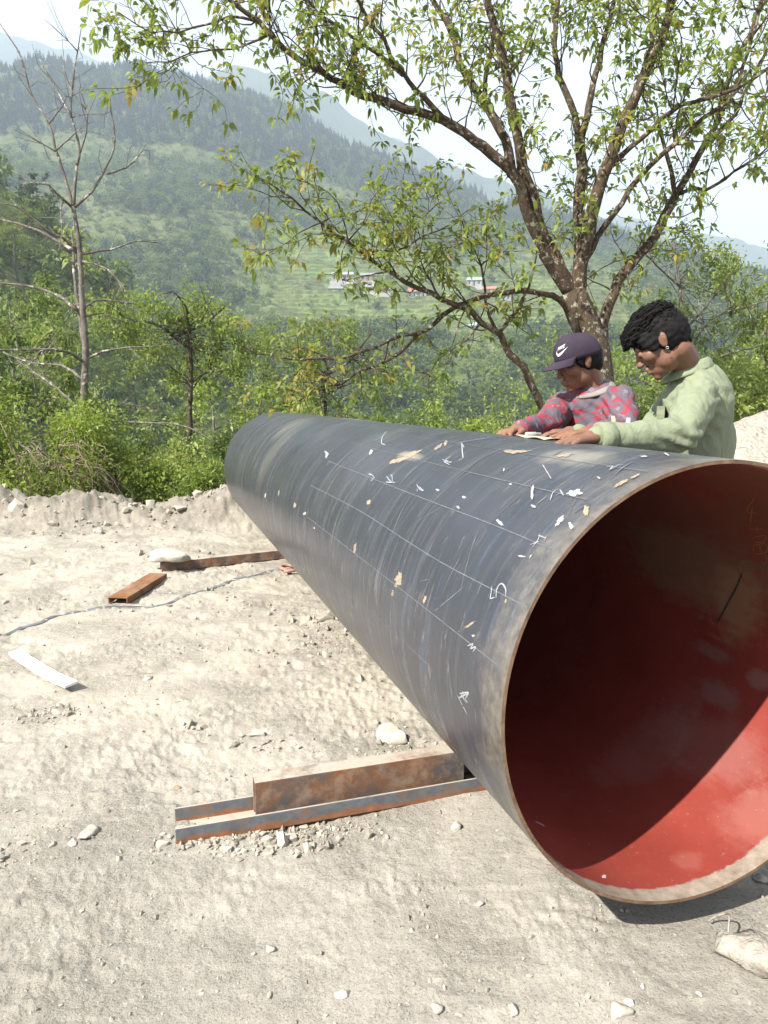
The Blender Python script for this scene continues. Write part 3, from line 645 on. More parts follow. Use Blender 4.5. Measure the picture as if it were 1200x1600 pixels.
# ------------------------------------------------------------------ slender tree beside it, and bushes along the edge
def px_tree(name, limbs, w, Yd, crown, nleaf, ls, leafm, barkm, label, seed):
    g = np.random.default_rng(seed); tw = MB(); lf = MB(); allP = []
    for k, (pts, w0, w1) in enumerate(limbs):
        P, rad = limb(tw, pts, w0, w1, Yd, Yd + (0 if k == 0 else g.uniform(-.8, .8)), 6, .03); allP.append(P)
        if k:
            for q in range(7):
                j = int(g.integers(1, len(P) - 1)); d = unit(g.normal(0, 1, 3) + [0, 0, .3]); ln = g.uniform(.3, 1.0)
                tw.tube([P[j], P[j] + d * ln * .5, P[j] + d * ln + g.normal(0, .1, 3)], [.008, .005, .002], 4, caps=False)
    PP = []; 
    for (cx, cy, rx, ry, frac) in crown:
        n = int(nleaf * frac); s = Yd / FPX; nc = max(6, n // 55); c = at(cx, cy, Yd)
        cc = c + unit(g.normal(0, 1, (nc, 3))) * g.uniform(.15, 1, (nc, 1)) ** .5 * np.array([rx * s, max(rx, ry) * s * .8, ry * s])
        k = g.integers(0, nc, n); PP.append(cc[k] + g.normal(0, 1, (n, 3)) * .16 * rx * s * .9)
        for q in range(nc):
            a = allP[int(g.integers(0, len(allP)))]; b = a[np.argmin(((a - cc[q]) ** 2).sum(1))]
            tw.tube([b, (b + cc[q]) / 2 + g.normal(0, .08, 3), cc[q]], [.006, .004, .002], 4, caps=False)
    PP = np.concatenate(PP); n = len(PP)
    leaves_mesh(lf, PP, g.normal(0, 1, (n, 3)) + [0, 0, -.15], ls * g.uniform(.6, 1.25, n), .5, np.where(g.uniform(0, 1, n) < .06, 1, g.uniform(0, .8, n)), .25, False, g)
    base = np.array(at(limbs[0][0][0][0], limbs[0][0][0][1], Yd)); e = empty(name, base)
    tw.build('trunk', barkm, e, off=base); lf.build('crown', leafm, e, False, off=base, attr='tint'); return tag(e, label, 'tree')
px_tree('slender_tree', [([(292, 860), (292, 727), (297, 667), (298, 600), (297, 543), (295, 517)], 9, 6), ([(297, 545), (267, 523), (247, 508), (200, 497), (160, 473)], 6, 2),
    ([(296, 517), (320, 507), (350, 480)], 5, 2), ([(296, 520), (290, 480), (270, 455)], 5, 2), ([(298, 600), (330, 580), (380, 590)], 4, 2)], 9, 12.5,
    [(220, 500, 70, 38, .28), (320, 500, 70, 45, .3), (270, 560, 80, 35, .22), (365, 560, 50, 45, .2)], 5200, .075, 'leaf_bush', 'bark_dark', 'slender dark-trunked tree with small bright leaves right of the bare tree', 61)
px_tree('slender_tree', [([(508, 800), (507, 640), (510, 590), (505, 545)], 8, 4), ([(509, 600), (470, 560), (440, 540)], 4, 2), ([(508, 590), (550, 560), (580, 520)], 4, 2), ([(508, 620), (545, 600), (600, 600)], 3, 1.5)], 8, 12,
    [(440, 560, 55, 50, .3), (520, 545, 60, 45, .3), (590, 590, 50, 45, .25), (480, 620, 50, 30, .15)], 3000, .075, 'leaf_pale', 'bark_dark', 'small leafy tree just above the far end of the pipe', 62)
px_tree('slender_tree', [([(1085, 760), (1075, 600), (1068, 500), (1060, 430), (1052, 380)], 7, 3), ([(1068, 520), (1110, 470), (1150, 420)], 4, 2), ([(1065, 450), (1030, 420), (1010, 400)], 4, 2), ([(1075, 590), (1120, 560), (1190, 540)], 5, 2), ([(1072, 560), (1110, 500), (1200, 470)], 4, 2)], 7, 10.5,
    [(1065, 390, 45, 35, .16), (1140, 430, 60, 45, .26), (1040, 470, 40, 45, .16), (1110, 540, 60, 50, .24), (1185, 500, 45, 60, .18)], 3000, .072, 'leaf_pale', 'bark_grey', 'airy pale-leaved tree behind the man in the green shirt', 63)
def bush(name, px, py, Yd, rx, ry, rd, n, ls, leafm, label, seed, twigs=30, group=None, zb=None):
    """a mounded bush: picture centre, half sizes in metres"""
    g = np.random.default_rng(seed); c = at(px, py, Yd); lf = MB(); tw = MB(); base = np.array([c[0], c[1], c[2] - ry])
    d = unit(g.normal(0, 1, (n, 3))); nc = 26; cl = unit(g.normal(0, 1, (nc, 3))) * g.uniform(.35, .95, (nc, 1)) * [rx, rd, ry]
    k = g.integers(0, nc, n); P = c + cl[k] + d * (g.uniform(0, 1, (n, 1)) ** .5) * .40 * min(rx, ry) * g.uniform(.6, 1.3, (nc, 1))[k]
    P[:, 2] = np.maximum(P[:, 2], base[2] - .1)
    ct = g.uniform(0, .8, nc); leaves_mesh(lf, P, d + g.normal(0, .6, (n, 3)) + [0, 0, .1], ls * g.lognormal(-.08, .36, n), .5, np.where(g.uniform(0, 1, n) < .06, 1, np.clip(ct[k] + g.normal(0, .15, n), 0, .8)), .2, False, g)
    for q in range(twigs):
        e = c + cl[q % nc] * g.uniform(.8, 1.25) + g.normal(0, .05, 3); b = base + g.normal(0, .15, 3) * [rx, rd, 0]
        tw.tube(smooth_poly([b, (b + e) / 2 + g.normal(0, .12, 3), e], .2), np.linspace(.009, .002, len(smooth_poly([b, (b + e) / 2, e], .2)))[:1].repeat(len(smooth_poly([b, (b + e) / 2 + 0, e], .2)))[0], 4, caps=False)
    e = empty(name, base); lf.build('foliage', leafm, e, False, off=base, attr='tint'); tw.build('stems', 'dry_twig', e, off=base)
    return tag(e, label, 'bush', group)
bush('bush', 55, 715, 9.0, 1.3, .85, .7, 12000, .05, 'leaf_bush', 'tangled bright green bush at the left edge behind the dirt berm', 71)
bush('bush', -70, 665, 9.6, 1.1, 1.0, .8, 8000, .055, 'leaf_bush', 'tall green bush cut by the left edge of the view', 72)
bush('bush', 175, 745, 8.9, .85, .6, .6, 8000, .045, 'leaf_bush', 'low leafy bush with dry vines below the bare tree', 73)
bush('bush', 275, 750, 9.2, .9, .55, .6, 9000, .045, 'leaf_pale', 'low yellow-green bush between the bare tree and the pipe', 74)
bush('bush', 345, 765, 8.7, .6, .45, .5, 7000, .042, 'leaf_bush', 'small dense bush touching the far end of the pipe', 75)
bush('bush', 250, 740, 11.5, 1.2, .5, .8, 7000, .06, 'leaf_mid', 'mid green thicket behind the low bushes at left', 76)
bush('bush', 400, 725, 11.5, 1.1, .55, .8, 7000, .06, 'leaf_mid', 'green thicket behind the far end of the pipe', 77)
bush('bush', 560, 725, 11, 1.3, .5, .8, 8000, .06, 'leaf_bush', 'leafy thicket above the middle of the pipe', 78)
bush('bush', 700, 722, 10.5, 1.2, .45, .8, 8000, .055, 'leaf_mid', 'thicket above the pipe left of the capped man', 79)
bush('bush', 820, 712, 9.8, 1.0, .5, .7, 7000, .05, 'leaf_pale', 'pale thicket behind the capped man', 80)
bush('bush', 1010, 685, 9.5, .9, .6, .7, 7000, .05, 'leaf_bush', 'bright thicket between the two men', 81)
bush('bush', 1170, 640, 8.8, .9, .75, .7, 8000, .05, 'leaf_pale', 'yellow-green thicket behind the pale gravel heap', 82)
# dry vines hanging over the berm at left
g = np.random.default_rng(91)
for i in range(30):
    x0 = g.uniform(20, 150); x1 = x0 + g.uniform(-60, 130); y0 = g.uniform(680, 735); mbv = MB(); Y0 = g.uniform(8.0, 8.4)
    P = smooth_poly([at(x0, y0, Y0 + .35), at(x0 * .6 + x1 * .4 + g.uniform(-15, 15), y0 + g.uniform(-12, 15), Y0), at(x1, y0 + g.uniform(35, 90), Y0 + .1), at(x1 + g.uniform(-20, 30), 785, Y0 + .15)], .08)
    P += np.stack([fbm(np.arange(len(P)) * .3 + i, np.full(len(P), q * 3.1), 2, 9) for q in range(3)], 1) * .11
    mbv.tube(P, np.linspace(.0065, .0025, len(P)) * g.uniform(.6, 1.2), 5)
    base = P[0].copy(); o = mbv.build('dry_vine', 'dry_twig', off=base); o.location = base
    tag(o, 'dry brown vine stem arching from the tangled bush at left', 'vine', 'dry vines at left')

# ------------------------------------------------------------------ the steel pipe
PR = .52; PL_ = 10.4594 * PR; WT = .008
PC = np.array([1.4101, 2.9625, -1.2580]) * PR + [0, 0, CAMH]
_y, _ti = -.3165, -.0021
PA = np.array([math.cos(_ti) * math.sin(_y), math.cos(_ti) * math.cos(_y), math.sin(_ti)])
PS = unit(np.cross(PA, [0, 0, 1.])); PT = np.cross(PS, PA)
def pipe_pt(s, th, r): 
    s = np.asarray(s, float)[..., None]; th = np.asarray(th, float)[..., None]; r = np.asarray(r, float)
    if r.ndim: r = r[..., None]
    return PC + PA * s + r * (np.cos(th) * PS + np.sin(th) * PT)
def pipe_hit(px, py, inside=False):
    d = ray(px, py); o = np.array([0, 0, CAMH]) - PC; rr = PR - WT if inside else PR
    d2 = np.array([d @ PS, d @ PT]); o2 = np.array([o @ PS, o @ PT]); A = d2 @ d2; B = d2 @ o2; c = o2 @ o2 - rr * rr
    disc = max(0, B * B - A * c); k = (-B + math.sqrt(disc)) / A if inside else (-B - math.sqrt(disc)) / A
    q = o + d * k; return q @ PA, math.atan2(q @ PT, q @ PS) % (2 * math.pi), k
def uv_of(px, py, inside=False):
    s, th, k = pipe_hit(px, py, inside)
    if th > (R_(180) if inside else R_(315)): th -= 2 * math.pi
    return s, th * PR
def smear(t, uvx, uvy, cx, cy, rx, ry, nz, amp=.6, soft=.25):
    dx = t.math('DIVIDE', t.math('SUBTRACT', uvx, cx), rx); dy = t.math('DIVIDE', t.math('SUBTRACT', uvy, cy), ry)
    d = t.math('SQRT', t.math('ADD', t.math('MULTIPLY', dx, dx), t.math('MULTIPLY', dy, dy)))
    d = t.math('ADD', d, t.math('MULTIPLY', t.math('SUBTRACT', nz, .5), amp * 2.2))
    return t.mapr(d, 1 - soft, 1 + soft, 1, 0)
# outside: dark mill-scale grey, scuffed around its girth, dusty near the mouth
t = NT('pipe_outside'); uv = t.coord('UV'); sx = t.n('ShaderNodeSeparateXYZ'); t.l(uv, sx.inputs[0]); ux, uy = sx.outputs[0], sx.outputs[1]
st1 = t.noise(t.mapping(uv, (26, 1.1, 1), rot=(0, 0, R_(3))), 1, 6, .65, .25); st2 = t.noise(t.mapping(uv, (90, 2.2, 1), rot=(0, 0, R_(-4))), 1, 4, .6, .2)
bl = t.noise(uv, 3.2, 5, .6, .4); sp_ = t.noise(uv, 85, 3, .7)
col = t.ramp(bl, .32, .68, (.024, .029, .045), (.062, .073, .102))
col = t.mix(t.math('MULTIPLY', t.ramp(st1, .52, .74), .6), col, (.25, .25, .265))
col = t.mix(t.math('MULTIPLY', t.ramp(st2, .60, .76), .55), col, (.20, .195, .19))
col = t.mix(t.math('MULTIPLY', t.ramp(st1, .40, .26), .7), col, (.030, .031, .037))
col = t.mix(t.math('MULTIPLY', t.ramp(t.noise(uv, 1.3, 4), .5, .75), .3), col, (.13, .13, .135))
col = t.mix(t.math('MULTIPLY', t.ramp(t.noise(t.mapping(uv, (30, 5, 1), rot=(0, 0, R_(12))), 1, 7, .75, 1.0), .58, .66), .5), col, (.21, .205, .195))
nz = t.noise(uv, 7, 5, .7)
rimm = t.mapr(t.math('ADD', ux, t.math('MULTIPLY', t.math('SUBTRACT', nz, .5), .32)), .015, .12, 1, 0)
col = t.mix(t.math('MULTIPLY', rimm, .48), col, t.ramp(t.noise(uv, 30, 5, .7), .35, .7, (.10, .082, .062), (.31, .27, .21)))
nzs = t.noise(t.mapping(uv, (9, 2, 1)), 1.4, 6, .7)
for (px, py, rx, ry, k, cc) in [(455, 665, .16, .14, .28, (.26, .23, .19)), (640, 712, .09, .02, .6, (.42, .37, .28)), (430, 700, .12, .24, .2, (.26, .24, .2)), (900, 712, .12, .05, .5, (.34, .31, .25)), (560, 655, .3, .05, .6, (.36, .33, .28))]:
    s_, v_ = uv_of(px, py); col = t.mix(t.math('MULTIPLY', smear(t, ux, uy, s_, v_, rx, ry, nzs, .9, .5), k), col, cc)
rough = t.mapr(st1, .3, .7, .22, .46)
MAT['pipe_outside'] = t.bsdf(col, rough, t.bump(t.math('ADD', st2, sp_), .10, .003), .1, .7)
# inside: red oxide paint, scraped to bare steel at the mouth, filmed with dust
t = NT('pipe_inside'); uv = t.coord('UV'); sx = t.n('ShaderNodeSeparateXYZ'); t.l(uv, sx.inputs[0]); ux, uy = sx.outputs[0], sx.outputs[1]
col = t.ramp(t.noise(uv, 4, 5, .6), .3, .7, (.170, .027, .019), (.215, .038, .027))
nz = t.noise(uv, 9, 6, .7, .3); nf = t.noise(uv, 60, 5, .75)
col = t.mix(t.math('MULTIPLY', t.ramp(nf, .62, .72), .6), col, (.48, .25, .21))
nzi = t.noise(uv, 13, 8, .78, .5)
brush = t.noise(t.mapping(uv, (5, 40, 1), rot=(0, 0, R_(25))), 1, 5, .7)
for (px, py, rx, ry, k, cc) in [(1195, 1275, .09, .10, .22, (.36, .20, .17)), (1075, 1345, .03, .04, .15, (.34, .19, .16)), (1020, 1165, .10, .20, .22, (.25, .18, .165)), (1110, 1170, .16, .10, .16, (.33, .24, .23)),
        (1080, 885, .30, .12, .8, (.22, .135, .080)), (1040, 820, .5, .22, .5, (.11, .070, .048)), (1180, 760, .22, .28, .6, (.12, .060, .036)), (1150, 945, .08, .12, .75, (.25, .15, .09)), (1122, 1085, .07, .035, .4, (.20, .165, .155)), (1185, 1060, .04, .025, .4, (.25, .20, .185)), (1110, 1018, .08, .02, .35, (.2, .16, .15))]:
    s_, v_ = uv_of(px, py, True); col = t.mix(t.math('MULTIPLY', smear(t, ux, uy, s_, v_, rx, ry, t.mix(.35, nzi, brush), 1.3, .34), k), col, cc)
edge = t.mapr(t.math('ADD', ux, t.math('MULTIPLY', t.math('SUBTRACT', nz, .5), .05)), .040, .046, 1, 0)
col = t.mix(edge, col, t.ramp(t.noise(uv, 24, 5, .7), .3, .72, (.15, .11, .08), (.31, .265, .22)))
MAT['pipe_inside'] = t.bsdf(col, t.mapr(nz, .3, .7, .50, .7), t.bump(nf, .12, .003), 0, .3)
t = NT('rusty_edge'); c = t.coord(); MAT['rusty_edge'] = t.bsdf(t.ramp(t.noise(c, 22, 5, .7), .3, .7, (.08, .045, .026), (.24, .155, .095)), .7, None, .2, .4)
simple('chalk', (.26, .265, .28), .95, .1, var=.1, scale=40)
simple('chip_tan', (.25, .205, .155), .9, .15, var=.25, scale=60)
simple('chip_white', (.31, .31, .30), .9, .15, var=.15, scale=60)
simple('paint_orange', (.40, .16, .04), .7, .3)
simple('chalk_faint', (.125, .13, .142), .95, .1, var=.25, scale=30)
simple('scratch_grey', (.105, .108, .118), .8, .3, var=.35, scale=20)
def pipe_sheet(name, r0, mat, flip, parent, off, r1=None, s0=0, s1=PL_, ns=90, nt_=180):
    ss = np.linspace(s0, s1, ns); tt = np.linspace(R_(-45), R_(315), nt_ + 1) - (0 if r0 == PR else R_(135)); S, T = np.meshgrid(ss, tt, indexing='ij')
    rr = np.full(S.shape, r0) if r1 is None else np.linspace(r0, r1, ns)[:, None] * np.ones_like(S)
    if r1 is not None: S = S * 0 + s0
    rr = rr + .0016 * np.sin(T * 2 + 1.1) * np.exp(-S * 1.2)
    V = pipe_pt(S, T, rr) - off; idx = np.arange(V.shape[0] * V.shape[1]).reshape(V.shape[:2])
    Q = np.stack([idx[:-1, :-1], idx[1:, :-1], idx[1:, 1:], idx[:-1, 1:]], -1).reshape(-1, 4)
    if flip: Q = Q[:, ::-1]
    return mesh_np(name, V.reshape(-1, 3), Q, mat, parent, True, uv=np.stack([S, T * PR], -1).reshape(-1, 2))
pipe = empty('steel_pipe', tuple(PC + PA * PL_ / 2 - np.array([0, 0, PR]))); poff = np.array(pipe.location)
tag(pipe, 'huge dark grey steel pipe lying across the site, red oxide inside its open mouth', 'pipe')
pipe_sheet('pipe_shell', PR, 'pipe_outside', True, pipe, poff)
pipe_sheet('red_lining', PR - WT, 'pipe_inside', False, pipe, poff)
for nme, s_, fl in (('rim', 0, True), ('rim', PL_, False)):
    o = pipe_sheet(nme, PR - WT, 'rusty_edge', fl, pipe, poff, PR, s_, s_, 3)
    o['label'] = 'rust-orange cut edge of the pipe'
def ribbon(pts, wpx, name, mat, inside=False, lift=.0009, taper=True):
    """a chalk or paint stroke lying on the pipe's skin; picture points, width in pixels"""
    hits = np.array([pipe_hit(x, y, inside) for x, y in pts]); ST = np.stack([hits[:, 0], np.unwrap(hits[:, 1]) * PR], 1)
    P = smooth_poly(ST, .006); n = len(P)
    if n < 2: return None
    T = unit(np.gradient(P, axis=0)); N = np.stack([-T[:, 1], T[:, 0]], 1)
    wm = wpx * np.mean(hits[:, 2]) / FPX * .5; wv = wm * (1 + .5 * fbm(np.arange(n) * .9, np.full(n, pts[0][0]), 2, 3))
    if taper: wv *= np.clip(np.minimum(np.arange(n) + 1, n - np.arange(n)) / 3, .35, 1)
    A = P + N * wv[:, None]; B = P - N * wv[:, None]; r0 = (PR - WT - lift) if inside else PR + lift
    V = np.concatenate([pipe_pt(A[:, 0], A[:, 1] / PR, r0), pipe_pt(B[:, 0], B[:, 1] / PR, r0)]) - poff
    i = np.arange(n - 1); Q = np.stack([i, i + 1, i + n + 1, i + n], 1)
    return mesh_np(name, V, Q, mat, pipe)
def strokes(lst, w_, o, s_, name, mat, inside=False, label=None):
    """several strokes of one hand-written mark, joined"""
    objs = [ribbon([(o[0] + x / s_, o[1] + y / s_) for x, y in st_], w_, name, mat, inside, .0012) for st_ in lst]
    objs = [b for b in objs if b]; a = objs[0]; bm = bmesh.new()
    for b in objs: bm.from_mesh(b.data)
    bm.to_mesh(a.data); bm.free()
    for b in objs[1:]: bpy.data.objects.remove(b)
    if label: a['label'] = label
    return a
for pts in ([(485, 758), (560, 797), (640, 848), (692, 880), (760, 916), (825, 949)], [(512, 720), (590, 751), (677, 785), (760, 816), (862, 858)], [(547, 692), (610, 708), (670, 723), (800, 754), (917, 781)], [(604, 676), (680, 688), (762, 700), (860, 715), (1012, 737)],
            [(478, 806), (555, 865), (639, 930), (723, 996), (778, 1039)], [(505, 881), (547, 923), (616, 988), (700, 1068), (722, 1091)]):
    ribbon(pts, 1.05, 'chalk_line', 'chalk_faint', taper=False)
for pts, w_ in (([(792, 702), (735, 738), (681, 781), (635, 850), (612, 938), (608, 999)], 1.8), ([(700, 689), (660, 720), (635, 746), (585, 811), (558, 880), (552, 957)], 1.8), ([(925, 717), (829, 763), (754, 834), (700, 947), (690, 1010)], 1.6), ([(600, 690), (575, 700), (540, 745), (520, 810)], 1.2)):
    ribbon(pts, w_ * .6, 'scratch_line', 'chalk_faint', taper=False)
o7, s7, o8, s8, o4, s4 = (340, 620), 2.609, (700, 680), 2.4, (240, 1080), 2.143
strokes([[(218, 606), (218, 578), (204, 557), (190, 566), (183, 588), (182, 612)], [(166, 566), (164, 590), (160, 612), (178, 608)]], 2.6, o8, s8, 'chalk_mark', 'chalk', label='chalked figure like a 5 near the mouth')
strokes([[(346, 370), (338, 395), (318, 420)], [(308, 412), (345, 398)], [(338, 375), (370, 388)], [(372, 376), (362, 398)]], 1.9, o8, s8, 'chalk_mark', 'chalk', label='chalked figure like a 4')
strokes([[(384, 246), (395, 215), (415, 202)], [(406, 226), (432, 212)], [(420, 204), (434, 228)]], 2.0, o8, s8, 'chalk_mark', 'chalk')
strokes([[(592, 122), (617, 117), (608, 130), (642, 112), (662, 110)]], 2.2, o8, s8, 'chalk_mark', 'chalk')
strokes([[(320, 188), (316, 215), (317, 242)], [(312, 262), (330, 273)]], 4.5, o8, s8, 'chalk_mark', 'chalk')
strokes([[(74, 790), (96, 783), (86, 800), (106, 794), (94, 813)]], 2.4, o8, s8, 'chalk_mark', 'chalk')
strokes([[(45, 962), (72, 1006)], [(80, 965), (40, 986)], [(56, 958), (62, 990)]], 2.4, o8, s8, 'chalk_mark', 'chalk')
strokes([[(1018, 12), (1052, 78)], [(1026, 8), (1056, 4), (1046, 26), (1062, 48)]], 2.2, o4, s4, 'chalk_mark', 'chalk')
strokes([[(1068, 205), (1096, 262)]], 2.0, o4, s4, 'chalk_mark', 'chalk')
strokes([[(437, 222), (451, 236), (438, 252)]], 2.6, o7, s7, 'chalk_mark', 'chalk')
strokes([[(668, 192), (672, 165), (688, 142)], [(668, 190), (684, 198)]], 1.5, o7, s7, 'chalk_mark', 'chalk')
strokes([[(996, 190), (1002, 252)], [(978, 188), (1040, 178), (1110, 168)]], 1.6, o7, s7, 'chalk_mark', 'chalk')
for cx, cy in ((620, 328), (705, 335), (825, 372), (936, 264)):
    gg = np.random.default_rng(int(cx)); strokes([[(cx + gg.uniform(-22, 22), cy + gg.uniform(-18, 18)) for q in range(4)] for k in range(2)], 1.3, o7, s7, 'chalk_mark', 'chalk')
strokes([[(52, 28), (56, 85)], [(354, 110), (388, 165)], [(30, 42), (50, 34), (62, 48)]], 1.5, o8, s8, 'chalk_mark', 'chalk')
strokes([[(1150, 234), (1122, 282), (1162, 292)], [(1142, 268), (1134, 328)]], 1.2, o8, s8, 'painted_figure', 'paint_orange', True, 'orange handwritten figure 4 inside the pipe')
strokes([[(1128, 352), (1186, 350)], [(1160, 338), (1160, 368)], [(1146, 382), (1190, 376), (1186, 398), (1150, 400), (1146, 382)], [(1146, 412), (1192, 406), (1194, 438), (1150, 442), (1146, 412)], [(1170, 408), (1172, 440)], [(1180, 454), (1194, 452), (1192, 480), (1178, 476)]], 1.1, o8, s8, 'painted_figure', 'paint_orange', True, 'column of orange handwritten figures inside the pipe')
simple('dark_gouge', (.035, .036, .034), .6, .4)
strokes([[(1104, 515), (1082, 570), (1050, 630), (1008, 706)]], 3.2, o8, s8, 'gouge', 'dark_gouge', True, 'long dark gouge in the red lining')
def chip(cx, cy, rx, ry, rot, o, s_, mat, seed, name='paint_chip', inside=False):
    g = np.random.default_rng(seed); n = 34; a = np.linspace(0, 2 * np.pi, n, endpoint=False)
    rr = np.clip(1 + .7 * fbm(np.cos(a) * 1.4 + seed, np.sin(a) * 1.4, 4, 4, .65) + g.normal(0, .07, n), .3, 2); c0, s0 = math.cos(R_(rot)), math.sin(R_(rot))
    X = np.cos(a) * rx * rr; Y = np.sin(a) * ry * rr; X, Y = X * .72, Y * .72; px = o[0] + (cx + X * c0 - Y * s0) / s_; py = o[1] + (cy + X * s0 + Y * c0) / s_
    pts = [(o[0] + cx / s_, o[1] + cy / s_)] + list(zip(px, py)); h = np.array([pipe_hit(x, y, inside) for x, y in pts])
    V = pipe_pt(h[:, 0], h[:, 1], (PR - WT - .0007) if inside else PR + .0007) - poff; k = np.arange(n)
    return mesh_np(name, V, np.stack([np.zeros(n, int), 1 + k, 1 + (k + 1) % n], 1), mat, pipe)
CH = [(770, 245, 72, 13, -24, 7, 't'), (720, 262, 30, 8, -24, 7, 't'), (560, 618, 8, 26, 8, 7, 't'), (738, 748, 17, 36, 14, 7, 't'), (714, 800, 6, 20, 12, 7, 't'), (845, 826, 8, 22, 18, 7, 't'), (315, 442, 7, 14, 0, 7, 't'), (355, 476, 6, 10, 30, 7, 'w'), (250, 392, 4, 15, 8, 7, 't'), (615, 430, 9, 15, 30, 7, 't'),
      (1152, 514, 22, 8, 45, 7, 'w'), (1005, 410, 11, 6, 10, 7, 'w'), (981, 452, 10, 4, 50, 7, 'w'), (896, 380, 11, 5, 30, 7, 'w'), (444, 240, 5, 14, 0, 7, 'w'), (625, 226, 7, 17, 28, 7, 'w'), (195, 402, 4, 13, 10, 7, 'w'), (395, 535, 4, 5, 0, 7, 'w'), (900, 205, 30, 8, -35, 7, 't'), (1185, 222, 22, 9, 0, 7, 't'), (930, 190, 10, 14, 30, 7, 't'),
      (475, 216, 34, 14, -5, 8, 'w'), (420, 322, 34, 10, -48, 8, 'w'), (462, 340, 10, 18, -20, 8, 'w'), (518, 285, 13, 28, 5, 8, 't'), (196, 330, 20, 7, 45, 8, 'w'), (275, 454, 16, 4, 8, 8, 'w'), (265, 62, 55, 8, -4, 8, 't'), (440, 76, 45, 6, -8, 8, 't'), (60, 233, 8, 5, 20, 8, 'w'), (40, 271, 8, 4, 60, 8, 'w'), (235, 184, 7, 5, 0, 8, 'w'), (565, 160, 10, 4, 30, 8, 'w'), (735, 80, 16, 4, 0, 8, 'w'), (820, 72, 14, 4, 30, 8, 'w'), (650, 180, 40, 9, -30, 8, 't'), (700, 155, 26, 6, -28, 8, 't'),
      (75, 715, 50, 5, -32, 8, 't'), (60, 785, 32, 4, -28, 8, 't'), (217, 622, 5, 12, 10, 8, 't'), (95, 752, 7, 6, 0, 8, 'w'), (112, 845, 6, 14, -30, 8, 'w'), (210, 130, 4, 8, 10, 8, 'w'), (310, 455, 3, 10, 30, 8, 'w')]
for i, (cx, cy, rx, ry, rot, k, m) in enumerate(CH):
    o_, s_ = (o7, s7) if k == 7 else (o8, s8); chip(cx, cy, rx, ry, rot, o_, s_, 'chip_tan' if m == 't' else 'chip_white', 600 + i)
# fine scratches from handling, all over the near side
sm = bmesh.new(); gg = np.random.default_rng(88)
for i in range(150):
    x = gg.uniform(420, 1050); y = gg.uniform(660, 1150)
    try: s_, th_, k_ = pipe_hit(x, y)
    except Exception: continue
    dd = ray(x, y); o2 = np.array([0, 0, CAMH]) - PC; d2 = np.array([dd @ PS, dd @ PT]); ov = np.array([o2 @ PS, o2 @ PT]); dist = abs(d2[0] * ov[1] - d2[1] * ov[0]) / np.linalg.norm(d2)
    if dist > PR * .985 or not (.03 < s_ < PL_ - .05): continue
    ln = gg.lognormal(math.log(.07), .7); an = R_(90) + gg.normal(0, .5); n = 8; u = np.linspace(-.5, .5, n); cv = gg.normal(0, .15)
    A_s = s_ + np.cos(an) * u * ln + cv * ln * u * u; A_t = th_ * PR + np.sin(an) * u * ln; wv = np.sin(np.linspace(.15, math.pi - .15, n)) * gg.uniform(.0005, .0016) * (1 + .4 * k_)
    V = np.concatenate([pipe_pt(A_s + wv, A_t / PR, PR + .0006), pipe_pt(A_s - wv, A_t / PR, PR + .0006)]) - poff; vs = [sm.verts.new(v) for v in V]
    for q_ in range(n - 1): sm.faces.new([vs[q_], vs[q_ + 1], vs[n + q_ + 1], vs[n + q_]])
me = bpy.data.meshes.new('scratches'); sm.to_mesh(me); sm.free(); me.materials.append(MAT['scratch_grey']); o = bpy.data.objects.new('scratches', me); COL.objects.link(o); o.parent = pipe; o['kind'] = 'stuff'
o5, s5 = (760, 1050), 2.727
simple('chip_pink', (.46, .36, .33), .9, .15, var=.2, scale=60)
for i, (cx, cy, rx, ry, rot) in enumerate([(580, 498, 26, 9, 30), (640, 395, 30, 7, 40), (757, 527, 38, 9, 12), (840, 860, 34, 10, -8), (565, 828, 26, 6, 5), (730, 778, 26, 14, 10), (500, 872, 12, 10, 20), (445, 735, 14, 2.5, 12), (230, 648, 34, 2.5, 25), (905, 765, 30, 4, -20)]):
    chip(cx, cy, rx, ry, rot, o5, s5, 'chip_pink', 700 + i, 'paint_scuff', True)

# ------------------------------------------------------------------ rusty channels and beams
t = NT('rusty_steel'); c = t.coord(); n1 = t.noise(c, 7, 6, .7, .3); n2 = t.noise(c, 32, 5, .7)
col = t.ramp(n1, .36, .62, (.085, .085, .085), (.21, .085, .034)); col = t.mix(t.math('MULTIPLY', t.ramp(n2, .5, .72), .55), col, (.33, .16, .07)); col = t.mix(t.math('MULTIPLY', t.ramp(t.noise(c, 14, 5, .7), .46, .62), .65), col, (.27, .22, .175))
nu = t.n('ShaderNodeNewGeometry').outputs['Normal']; sz_ = t.n('ShaderNodeSeparateXYZ'); t.l(nu, sz_.inputs[0])
col = t.mix(t.math('MULTIPLY', t.mapr(sz_.outputs[2], .75, .95, 0, 1), t.ramp(t.noise(c, 9, 5, .7), .28, .5)), col, (.40, .35, .29))
MAT['rusty_steel'] = t.bsdf(col, .72, t.bump(n2, .3, .004), .2, .35)
t = NT('blue_steel'); c = t.coord(); n1 = t.noise(c, 9, 6, .7, .3); zz_ = t.n('ShaderNodeSeparateXYZ'); t.l(c, zz_.inputs[0])
col = t.ramp(t.noise(c, 30, 5, .7), .3, .7, (.085, .095, .11), (.16, .17, .185)); rz_ = t.mapr(t.math('ADD', zz_.outputs[2], t.math('MULTIPLY', t.math('SUBTRACT', n1, .5), .075)), .012, .022, 1, 0)
col = t.mix(t.math('MULTIPLY', rz_, .85), col, t.ramp(t.noise(c, 26, 5, .7), .3, .7, (.17, .065, .026), (.36, .15, .055))); col = t.mix(t.math('MULTIPLY', t.ramp(n1, .50, .62), .7), col, (.22, .115, .058))
